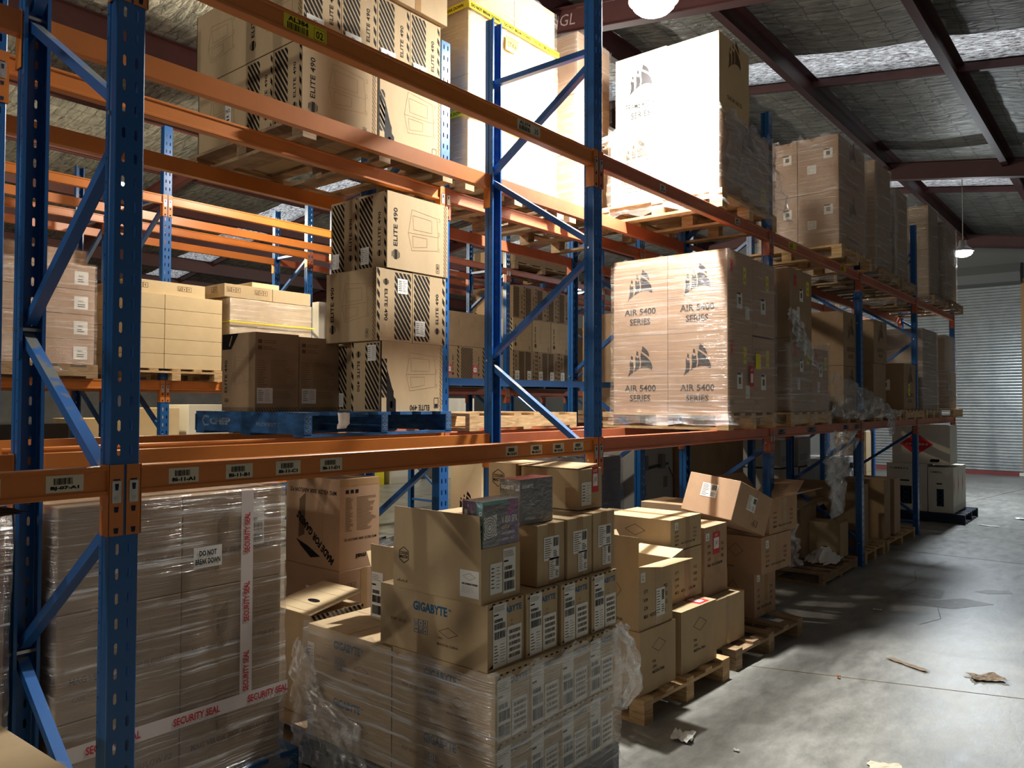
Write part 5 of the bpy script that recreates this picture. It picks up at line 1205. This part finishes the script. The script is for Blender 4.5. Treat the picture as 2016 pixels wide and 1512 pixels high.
film('sheet of film falling from the right side of the upper FRAME stack', [[(.02, 4.40, 4.04), (.03, 4.9, 4.0), (.04, 5.40, 3.86)], [(.04, 4.42, 3.8), (.06, 4.9, 3.7), (.10, 5.45, 3.6)], [(.04, 4.42, 3.45), (.08, 4.95, 3.35), (.14, 5.50, 3.30)]], 'wrap_shiny', 35, .015)
# wrapped carton stack with small labels
pallet('wooden pallet under the red brown wrapped stack on the upper level', -1.0, .11, 6.95, 8.05, zu, zu+.135, 'wood')
for r, (za, zb) in enumerate(((3.395, 3.97), (3.972, 4.555))):
    for c in range(2):
        x1 = .05-c*.42
        box('red brown carton with small white labels, %s layer, %s one of the upper stack' % (('lower', 'upper')[r], ('right', 'left')[c]), x1-.415, x1, 7.08, 8.02, za, zb, art_sail_side, 'kraft_red', [('-y', .64, .60, .09, .10, 'ring', 1), ('-y', .24, .36, .09, .09, 'text', 2)], group='red brown upper cartons')
wrap('glossy film round the red brown upper stack', -.80, .062, 7.065, 8.035, 3.28, 4.56, 'wrap_shiny', .05, 37, jag=.03)
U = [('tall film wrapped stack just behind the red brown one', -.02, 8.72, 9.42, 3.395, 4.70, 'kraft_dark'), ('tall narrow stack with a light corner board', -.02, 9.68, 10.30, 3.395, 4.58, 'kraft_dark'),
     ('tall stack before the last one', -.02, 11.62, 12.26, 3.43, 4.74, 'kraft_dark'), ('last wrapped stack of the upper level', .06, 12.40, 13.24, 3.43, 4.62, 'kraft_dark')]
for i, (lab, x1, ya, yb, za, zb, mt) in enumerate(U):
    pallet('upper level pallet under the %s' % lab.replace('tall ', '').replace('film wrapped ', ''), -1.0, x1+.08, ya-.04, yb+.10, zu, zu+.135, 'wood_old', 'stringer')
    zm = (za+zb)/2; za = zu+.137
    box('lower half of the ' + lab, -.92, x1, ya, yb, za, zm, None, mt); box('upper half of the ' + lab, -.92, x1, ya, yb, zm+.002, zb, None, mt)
    wrap('film on the ' + lab, -.93, x1+.01, ya-.012, yb+.012, zu+.03, zb+.0, 'wrap_shiny', .08, 40+i, jag=.03)
# second row, upper level: DO NOT BREAK DOWN stack
pallet('wooden pallet under the tall taped stack of the second row', -2.06, -1.15, 2.78, 3.95, zu, zu+.135, 'wood_old')
for r, (za, zb) in enumerate(((3.395, 4.10), (4.102, 4.93))):
    for c in range(2):
        box('huge pale carton behind the second post, %s layer, %s one' % (('lower', 'upper')[r], ('near', 'far')[c]), -2.04, -1.20, 2.86+c*.515, 3.37+c*.515, za, zb, None, 'kraft_light', group='pale cartons with yellow tape')
wrap('thin film round the taped stack of the second row', -2.05, -1.19, 2.85, 3.895, 3.38, 4.92, 'wrap', .03, 51)
b = MB()
def ytape(b, z, sag=0):
    fr = (V((-1.172, 2.84, z)), V((0, 1, 0)), V((0, 0, 1)), V((1, 0, 0))); b.rect(fr, 0, 0, 1.07, .052, 0)
    for i in range(3): b.text(fr, 'DO NOT BREAK DOWN', .02+.36*i, .014, .024, 1, width=.31, bold=.03, lift=.0018)
    fr = (V((-2.06, 2.832, z)), V((1, 0, 0)), V((0, 0, 1)), V((0, -1, 0))); b.rect(fr, 0, 0, .885, .052, 0)
    for i in range(2): b.text(fr, 'DO NOT BREAK DOWN', .17+.36*i, .014, .024, 1, width=.31, bold=.03, lift=.0018)
for zt, nm in ((4.555, 'upper'), (3.80, 'lower')):
    b = MB(); ytape(b, zt); o = b.build('warning_tape', ['yellow', 'ink']); tag(o, '%s yellow DO NOT BREAK DOWN tape round the tall second row stack' % nm, 'tape', 'yellow warning tapes')
b = MB(); fr = (V((-1.172, 2.84, 4.40)), V((0, 1, 0)), V((0, 0, 1)), V((1, 0, 0))); b.rect(fr, .40, 0, .55, .11, 0); b.text(fr, 'STAR', .42, .03, .04, 1, width=.11, lift=.0018)
o = b.build('yellow_notice', ['yellow', 'ink']); tag(o, 'small yellow notice on the tall second row stack under the tape', 'notice')
# next stack in the second row
pallet('wooden pallet under the tall brown stack behind the FRAME cartons', -2.06, -1.15, 4.02, 5.10, zu, zu+.135, 'wood_old')
for r, (za, zb) in enumerate(((3.395, 3.9), (3.902, 4.4), (4.402, 4.93))):
    box('brown wrapped carton behind the third upper post, %s layer' % ('lowest', 'middle', 'top')[r], -2.02, -1.22, 4.24, 4.74, za, zb, None, 'kraft_red', [('+x', .35, .3, .13, .16, 'text', 5)])
wrap('film round the brown stack between the two bright stacks', -2.03, -1.21, 4.22, 4.76, 3.36, 4.92, 'wrap', .03, 53)
# upper ELITE stack
pallet('wooden pallet seen from below under the upper ELITE 490 cartons', -2.36, -1.13, 1.44, 2.64, zu, zu+.125, 'wood_old')
ze = zu+.126
UG = 'ELITE 490 cartons of the upper stack'
box('upper ELITE 490 carton, bottom row, left big face', -1.48, -1.20, 1.488, 2.035, ze, 3.850, eA, 'kraft', group=UG)
box('upper ELITE 490 carton, bottom row, right big face with upside down lettering', -1.48, -1.20, 2.045, 2.59, ze, 3.855, eB, 'kraft', group=UG)
box('upper ELITE 490 carton with a striped end on the dark left side', -1.765, -1.485, 1.488, 2.035, ze, 3.850, eN, 'kraft', group=UG)
box('upper ELITE 490 carton behind the left half of the bottom row', -2.34, -1.77, 1.49, 2.05, ze, 3.852, art_plainback, 'kraft', [('-y', .58, .30, .07, .14, 'small', 3)], group=UG)
for i in range(4):
    ya = 1.488+i*.2765
    box('upper ELITE 490 carton standing on end, %s of four in the second row' % ('first', 'second', 'third', 'fourth')[i], -1.78, -1.205, ya, ya+.272, 3.857, 4.325, eC, 'kraft', [('+x', .10, .16, .12, .07, 'small', i)], group=UG)
box('upper plain carton at the dark left end of the second row', -2.37, -1.785, 1.49, 1.98, 3.857, 4.33, art_plainback, 'kraft', group=UG)
box('topmost ELITE carton cut off by the upper edge of the picture', -1.72, -1.17, 2.08, 2.62, 4.33, 4.80, art_plainback, 'kraft', tape=('+x',), group=UG)
box('topmost carton at the left of the upper ELITE stack', -1.76, -1.20, 1.50, 2.06, 4.33, 4.79, art_plainback, 'kraft', group=UG)

# unseen second row stacks, added to block stray light from the aisle lamp
for i, (ya, yb) in enumerate(((5.50, 6.60), (6.85, 7.85), (8.2, 9.3))):
    w = ('nearest', 'middle', 'farthest')[i]
    pallet('unseen second row pallet added to block lamp light, %s of three' % w, -2.10, -1.16, ya, yb, ZL+.002, ZL+.125, 'wood_old')
    box('unseen big brown second row carton added to block lamp light, %s of three' % w, -2.04, -1.22, ya+.03, yb-.03, ZL+.127, ZL+1.10+.06*i, None, 'kraft_dark')
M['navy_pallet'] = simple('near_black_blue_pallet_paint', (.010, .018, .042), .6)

# ============================================================ FAR RIGHT FLOOR LEVEL
pallet('low old pallet with rubbish on it at the foot of the fourth post', -1.0, -.03, 6.75, 7.92, 0, .12, 'wood_old', 'stringer')
open_box('large open dark carton lying under the third bay', -.95, -.10, 8.12, 8.62, .14, .86, {'-y': (.05, 5)}, lambda b, F: (b.poly(F('-y')[0], [(.30, .42), (.36, .50), (.42, .45), (.50, .50), (.54, .44), (.46, .40), (.40, .42), (.34, .38)], 1), None), 'kraft_dark', [('-y', .12, .55, .08, .26, 'text', 4)]) 
pallet('wooden pallet under the large dark cartons', -1.02, .0, 8.10, 8.95, 0, .14, 'wood')
open_box('open brown carton before the large dark one', -.98, -.45, 7.35, 7.85, .125, .66, {'-y': (.15, 95), '+x': (.15, 50)}, None, 'kraft_dark')
box('kraft carton with a black sticker beside the crumpled film', -.60, -.12, 7.62, 7.9, .125, .50, None, 'kraft', [('-y', .60, .10, .08, .08, 'ring', 1)])
film('crumpled clear film standing on the rubbish pallet', [[(-.62, 6.85, .70), (-.40, 6.95, .68)], [(-.65, 6.8, .45), (-.35, 6.95, .42)], [(-.62, 6.8, .13), (-.30, 6.9, .13)]], 'wrap_loose', 61, .02)
film('white foam bag heap on the rubbish pallet', [[(-.35, 7.15, .14), (-.2, 7.15, .14), (-.04, 7.2, .14)], [(-.35, 7.3, .20), (-.2, 7.3, .30), (-.04, 7.35, .18)], [(-.35, 7.5, .14), (-.2, 7.5, .15), (-.04, 7.5, .14)]], 'paper', 62, .012, 'foam_bag', cat='bag')
pallet('wooden pallet with a flat board top left of the red diamond boxes', -.95, .0, 9.05, 10.5, 0, .13, 'wood')
box('tall dark boxes with kraft edges, front one right of the fourth post', -.55, -.05, 9.14, 9.42, .135, .86, None, 'kraft_dark', seam=None)
box('tall dark box with kraft edge, second one right of the fourth post', -.55, -.05, 9.62, 9.92, .135, .84, None, 'kraft_red', seam=None)
blue_pallet('dark blue pallet under the white OMEN cartons', -.86, .33, 12.12, 13.25, 0, .14, False, 'navy_pallet')
OG = 'white OMEN cartons on the dark blue pallet'
box('white OMEN carton at the lower right of the red diamond stack', -.17, .175, 12.17, 12.50, .142, .83, art_omen(big=False), 'white_card', group=OG, seam=None)
box('second white OMEN carton behind the lower right one', -.17, .175, 12.51, 12.84, .142, .83, art_omen(big=False), 'white_card', group=OG, seam=None)
box('third white OMEN carton at the back of the lower right row', -.17, .175, 12.85, 13.18, .142, .83, art_omen(big=False), 'white_card', group=OG, seam=None)
box('white OMEN carton at the lower left of the stack', -.76, -.18, 12.18, 12.6, .142, .87, art_omen(big=False), 'white_card', group=OG, seam=None)
box('white carton with a big red OMEN diamond on top of the stack', -.68, .13, 12.20, 12.75, .872, 1.47, art_omen(), 'white_card', group=OG, seam=None)
box('kraft carton column with white labels left of the OMEN stack, lower', -1.66, -1.28, 13.0, 13.35, .0, .62, None, 'kraft', [('-y', .5, .5, .14, .12, 'ring', 1)])
box('kraft carton column with white labels left of the OMEN stack, upper', -1.66, -1.28, 13.0, 13.35, .622, 1.32, None, 'kraft', [('-y', .5, .6, .14, .12, 'ring', 1)])

# ============================================================ BEHIND THE NEAR RACK, RIGHT OF THE SECOND POST
pallet('old pallet under the black wrapped stack', -2.1, -1.30, 4.50, 5.12, 0, .14, 'wood_old')
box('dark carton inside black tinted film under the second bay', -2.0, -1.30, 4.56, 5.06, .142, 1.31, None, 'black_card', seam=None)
wrap('smoky film round the dark stack under the second bay', -2.01, -1.29, 4.545, 5.075, .05, 1.315, 'wrap_dark', .02, 71, top=True)
# appliances: grey panels with hose fittings
def appliance(label, x0, x1, y0, y1, z0, z1, detail='panel'):
    dx, dy, h = x1-x0, y1-y0, z1-z0; t = thing('household_appliance', label, 'appliance', ((x0+x1)/2, (y0+y1)/2, z0))
    b = MB(); b.box(-dx/2, dx/2, -dy/2, dy/2, .02, h)
    fr = (V((dx/2, -dy/2, 0)), V((0, 1, 0)), V((0, 0, 1)), V((1, 0, 0)))
    b.line(fr, [(dy*.04, .06), (dy*.96, .06), (dy*.96, h*.96), (dy*.04, h*.96)], .004, 1, close=True)
    if detail == 'panel':
        for u, v in ((.1, .62), (.1, .46), (.72, .66)): b.rect(fr, dy*u, h*v, dy*(u+.13), h*(v+.08), 1)
    else:
        for k in range(4): b.rect(fr, dy*.12, h*(.25+.05*k), dy*.9, h*(.27+.05*k), 1)
    b.build('cabinet', ['appliance', 'ink_grey'], t)
    if detail == 'panel':
        b = MB(); b.bar((dx/2+.015, -dy*.5, h*.80), (dx/2+.015, dy*.32, h*.83), .02, .02); b.build('transit_bar', 'black_plastic', t)
        for u in (-.36, .12):
            b = MB(); b.box(dx/2, dx/2+.05, dy*u-.03, dy*u+.03, h*.80, h*.90); b.build('hose_inlet', 'ink_grey', t)
        b = MB(); b.tube([(dx/2+.02, dy*.34, h*.80), (dx/2+.03, dy*.45, h*.72), (dx/2+.03, dy*.47, h*.60), (dx/2+.03, dy*.36, h*.48), (dx/2+.02, dy*.30, h*.44)], .006, 6); b.build('power_cord', 'cable', t)
    for sx in (-1, 1):
        for sy in (-1, 1):
            b = MB(); b.lathe([(0, 0), (.02, 0), (.02, .02), (0, .02)], 10, 0, (sx*(dx/2-.05), sy*(dy/2-.05), 0)); b.build('foot', 'black_plastic', t)
    return t
appliance('grey appliance back with hose fittings and hanging black cord', -2.0, -1.36, 5.46, 6.18, 0, 1.42)
box('big dark wrapped carton right of the grey appliance', -2.05, -1.32, 6.30, 7.90, 0, 1.34, lambda b, F: (stripes(b, F('-y')[0], 0, 0, .02, F('-y')[2], 1), None), 'kraft_dark', [('-y', .30, .62, .13, .14, 'ring', 2)], seam=None)
for i, (ya, w, h, d) in enumerate(((9.3, .6, .9, 'grille'), (9.98, .62, .88, 'grille'), (11.0, .6, .95, 'grille'), (12.0, .6, .92, 'panel'))):
    appliance('light grey appliance under the far bays, %s counting toward the roller door' % ('first', 'second', 'third', 'fourth')[i], -2.02, -1.36, ya, ya+w, 0, h, d)
for i, (ya, h) in enumerate(((9.32, 1.30), (10.02, 1.31))):
    appliance('smaller grey appliance stacked on the %s one' % ('first', 'second')[i], -1.98, -1.40, ya, ya+.52, .902 if i == 0 else .882, h, 'grille')
# dark bin and red bag seen beside the blue second row post
box('FRAME series kraft carton glimpsed behind the second row post', -3.02, -2.60, 4.60, 5.0, .0, 1.52, art_sail('FRAME', 'SERIES'), 'kraft_light', group=None)
film('red bag on the floor beside the glimpsed FRAME carton', [[(-2.80, 4.25, .6), (-2.62, 4.3, .6)], [(-2.80, 4.32, .75), (-2.62, 4.36, .72)], [(-2.80, 4.5, .6), (-2.62, 4.5, .6)]], 'red', 77, .015, 'red_bag', nu=8, nv=8, cat='bag')
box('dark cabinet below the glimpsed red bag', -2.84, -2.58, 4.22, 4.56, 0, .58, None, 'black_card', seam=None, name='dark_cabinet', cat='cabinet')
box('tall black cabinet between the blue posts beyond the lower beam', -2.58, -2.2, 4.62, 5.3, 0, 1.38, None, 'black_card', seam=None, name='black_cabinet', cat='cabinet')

# ============================================================ THIRD AND FOURTH RACK ROWS
z3 = 2.001
# grey shelf boards on the bottom level
for k in (0, 1):
    b = MB(); b.box(-.80, -.04, k*P+.10, (k+1)*P-.10, 0, .018); o = b.build('shelf_board', 'wood_grey', None, (-5.12, 0, .971)); tag(o, 'grey board deck on the bottom level of the third row, bay %s' % ORD[k], 'shelf board')
pallet('pale pallet under the neat kraft cartons of the third row', -6.02, -5.03, 2.25, 3.25, z3, z3+.115, 'wood')
zk = z3+.117; hk = .148
for r in range(5):
    for c in range(2):
        box('neat flat kraft carton of the third row, layer %s from the bottom, %s one' % (('one', 'two', 'three', 'four', 'five')[r], ('left', 'right')[c]), -6.0, -5.05, 2.26+(0 if c == 0 else .375), 2.63+(0 if c == 0 else .615), zk+r*hk, zk+(r+1)*hk-.003, None, 'kraft_light', group='flat kraft cartons of the neat stack', bevel=.002)
box('lidded kraft carton with printed symbols on top of the neat stack', -5.95, -5.10, 2.30, 3.08, zk+5*hk, zk+5*hk+.13, art_kraftlines, 'kraft_light')
pallet('pallet under the wrapped third row stack with a yellow strap', -6.04, -5.03, 3.30, 4.42, z3, z3+.115, 'wood_old')
for r in range(3):
    box('brown wrapped carton with the yellow strap, %s layer' % ('bottom', 'middle', 'top')[r], -6.0, -5.06, 3.34, 4.38, zk+r*.262, zk+(r+1)*.262-.003, None, 'kraft')
wrap('silvery film round the stack with the yellow strap', -6.01, -5.05, 3.33, 4.39, z3+.06, zk+.786, 'wrap', .02, 81, top=False)
b = MB()
b.box(-.004, .004, -.545, .545, 0, .012); b.box(-.97, .004, -.549, -.541, 0, .012); o = b.build('packing_strap', 'yellow', None, (-5.030, 3.86, zk+.52)); tag(o, 'yellow strap round the wrapped third row stack', 'strap')
for i, (ya, yb) in enumerate(((3.28, 3.86), (3.865, 4.37))):
    box('flat kraft carton lying on the strapped stack, %s one' % ('left', 'right')[i], -5.95, -5.07, ya, yb, zk+.79, zk+.93, art_kraftlines if i == 0 else None, 'kraft', [('-y', .2, .3, .09, .07, 'small', 1)] if i == 0 else ())
box('small carton on top of the flat kraft cartons', -5.8, -5.3, 3.75, 4.1, zk+.931, zk+1.02, None, 'kraft_light')
# left wrapped stack, seen through the foreground frame
pallet('dark slatted pallet under the golden brown wrapped stack', -6.03, -5.03, .75, 2.0, z3, z3+.125, 'wood_old', 'stringer')
for r in range(4):
    for c in range(2):
        box('golden brown wrapped carton seen through the foreground frame, layer %s, %s one' % (('one', 'two', 'three', 'four')[r], ('left', 'right')[c]), -6.0, -5.06, .78+c*.60, 1.375+c*.60, z3+.127+r*.228, z3+.127+(r+1)*.228-.003, None, 'kraft_red',
            [('+x', .70, .20, .12, .12, 'small', r)] if c == 1 else (), group='golden brown wrapped cartons')
wrap('glossy film round the golden brown stack', -6.01, -5.05, .77, 1.985, z3+.05, z3+1.04, 'wrap', .02, 83, top=True)
pallet('dark pallet under the leftmost wrapped cartons of the third row', -6.03, -5.03, -.05+.1, .70, z3, z3+.125, 'wood_old', 'stringer')
box('leftmost brown carton of the third row, lower', -6.0, -5.06, .08, .68, z3+.127, z3+.60, None, 'kraft_red'); box('leftmost brown carton of the third row, upper', -6.0, -5.06, .08, .68, z3+.602, z3+1.15, None, 'kraft_red')
# fourth row tall pieces behind
pallet('pallet of the fourth row behind the golden brown stack', -7.35, -6.42, 1.55, 2.5, z3, z3+.12, 'wood_old')
box('wrapped carton of the fourth row above the golden brown stack', -7.3, -6.45, 1.6, 2.45, z3+.122, z3+1.42, None, 'kraft_red', [('+x', .2, .75, .16, .14, 'small', 1), ('+x', .75, .78, .16, .14, 'small', 2)])
wrap('film round the fourth row carton above the golden brown stack', -7.31, -6.44, 1.59, 2.46, z3+.06, z3+1.425, 'wrap', .02, 85, top=True)
pallet('pallet of the fourth row with odd cartons', -7.35, -6.42, 2.75, 3.9, z3, z3+.12, 'wood_old')
box('plain carton of the fourth row behind the neat stack', -7.3, -6.45, 2.8, 3.7, z3+.122, z3+1.12, None, 'kraft_light')
# middle distance, seen between first and second posts
blue_pallet('black pallet of the third row under the distant ELITE cartons', -6.05, -5.02, 8.05, 9.62, z3, z3+.10, False, 'black_plastic')
DG = 'distant ELITE 490 cartons of the third row'
zd = z3+.102
for c in range(5):
    ya = 8.08+c*.30
    box('distant ELITE carton, bottom row, %s' % ORD[c], -5.95, -5.06, ya, ya+.295, zd, zd+.50, eC if c % 2 else eD, 'kraft_dark', [('+x', .2, .1, .1, .14, 'small', c)], group=DG)
for c in range(3):
    ya = 8.08+c*.50
    box('distant ELITE carton, middle row, %s' % ORD[c], -5.6, -5.06, ya, ya+.495, zd+.502, zd+1.0, eA, 'kraft', group=DG)
for c in range(5):
    ya = 8.08+c*.30
    box('distant ELITE carton, top row, %s' % ORD[c], -5.95, -5.06, ya, ya+.295, zd+1.002, zd+1.50, eC, 'kraft_dark', group=DG)
blue_pallet('black pallet of the third row under the dark pair of cartons', -6.05, -5.02, 6.30, 7.45, z3, z3+.10, False, 'black_plastic')
for r in range(2):
    for c in range(2):
        box('dark carton of the distant pair stack, %s row, %s one' % (('lower', 'upper')[r], ('left', 'right')[c]), -5.9, -5.06, 6.36+c*.54, 6.895+c*.54, zd+.49*r, zd+.49*(r+1)-.003, eC if r == 0 else art_plainback, 'kraft_dark', [('+x', .5, .2, .1, .13, 'lot', 1)] if r == 0 else (), group=DG+' dark')
pallet('pallet high in the third row beyond the second post', -6.0, -5.05, 8.1, 9.6, 3.862, 3.98, 'wood_old')
box('long flat carton high in the third row', -5.95, -5.08, 8.15, 9.55, 3.982, 4.20, None, 'kraft_dark')
for i, (ya, yb, x0) in enumerate(((5.55, 6.25, -6.9), (6.35, 7.0, -6.9), (11.0, 12.0, -5.9))):
    pallet('pallet holding the far pale carton number %s' % ('one', 'two', 'three')[i], x0-.45, x0+.45, ya-.05, yb+.05, z3, z3+.12, 'wood_old')
    box('pale carton in the distance between the posts, %s' % ('near', 'middle', 'far')[i], x0-.4, x0+.4, ya, yb, z3+.122, z3+1.2, None, ('white_card', 'kraft_light', 'kraft')[i])
# below the middle level: far goods, yellow boxed appliance
for i, (x0, ya, yb, h, mt, lab) in enumerate(((-9.2, 3.4, 4.0, 1.55, 'kraft', 'tall yellow brown carton with a white sticker beyond the third row'), (-9.2, 4.25, 4.95, 1.7, 'kraft_light', 'pale tall carton beyond the third row'),
        (-9.2, 5.1, 5.8, 1.75, 'white_card', 'white tall carton beyond the third row'), (-10.4, 8.6, 9.4, 1.9, 'white_card', 'pale green white appliance carton far behind the empty pallet'), (-10.4, 9.6, 10.2, 1.9, 'yellow', 'yellow carton far behind the empty pallet'),
        (-10.4, 10.4, 11.3, 1.85, 'white_card', 'second pale carton far behind the empty pallet'), (-10.4, 7.0, 8.2, 1.8, 'black_card', 'black cabinet far behind the empty pallet'), (-10.4, 12.2, 13.1, 1.9, 'white_card', 'third pale carton far behind the empty pallet'))):
    box(lab, x0-.7, x0, ya, yb, 0, h, None, mt, [('+x', .62, .35, .13, .15, 'ring', 1)] if i == 0 else (), seam=None)
for i, (ya, yb) in enumerate(((.8, 2.3), (2.6, 4.2))):
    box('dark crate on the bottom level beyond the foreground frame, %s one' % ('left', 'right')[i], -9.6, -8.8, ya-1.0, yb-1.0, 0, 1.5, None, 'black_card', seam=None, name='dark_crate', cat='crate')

# ============================================================ LITTER ON THE FLOOR
def scrap(label, x, y, w, h, mat, rz=0, seed=1, amp=.006, name='paper_scrap', cat='paper'):
    rr = random.Random(seed); n = 8; vs = []
    for j in range(n+1):
        for i in range(n+1):
            e = 1+.12*rr.uniform(-1, 1); vs.append(((i/n-.5)*w*e, (j/n-.5)*h*e, .004+amp+amp*rr.uniform(-.8, 1)+amp*1.2*abs(i/n-.5)))
    b = MB(); b.add(vs, [(j*(n+1)+i, j*(n+1)+i+1, (j+1)*(n+1)+i+1, (j+1)*(n+1)+i) for j in range(n) for i in range(n)])
    o = b.build(name, mat, None, (x, y, 0), rz); tag(o, label, cat); return o
scrap('crumpled white paper on the floor in front of the pale pallet', .52, 2.71, .11, .12, 'paper', .3, 1, .012)
scrap('torn square of grey cardboard on the aisle floor', 1.62, 4.80, .20, .13, 'rubbish_card', .6, 2, .008, 'torn_cardboard', 'cardboard')
scrap('thin strip of brown paper lying at the edge of the shadow', 1.16, 4.76, .30, .05, 'rubbish_card', -.45, 3, .004)
scrap('small white rubbish near the roller door', .95, 13.3, .22, .12, 'paper', .2, 4, .01)
scrap('white flake on the floor right of the blue pallet', .62, 12.2, .26, .05, 'paper', 0, 5, .003)
scrap('small orange chip on the floor', .875, 4.19, .022, .025, 'orange', 0, 6, .008, 'plastic_chip', 'chip')
scrap('flat white scrap in the shadow by the weathered pallet', .62, 6.15, .07, .03, 'paper', .1, 7, .003)
scrap('dirty torn paper at the lower right of the floor', 1.45, 3.02, .16, .14, 'paper_cream', .4, 8, .003)
scrap('white crumb of paper on the aisle floor by the diamond pallet', .80, 2.75, .03, .02, 'paper', .1, 9, .004)
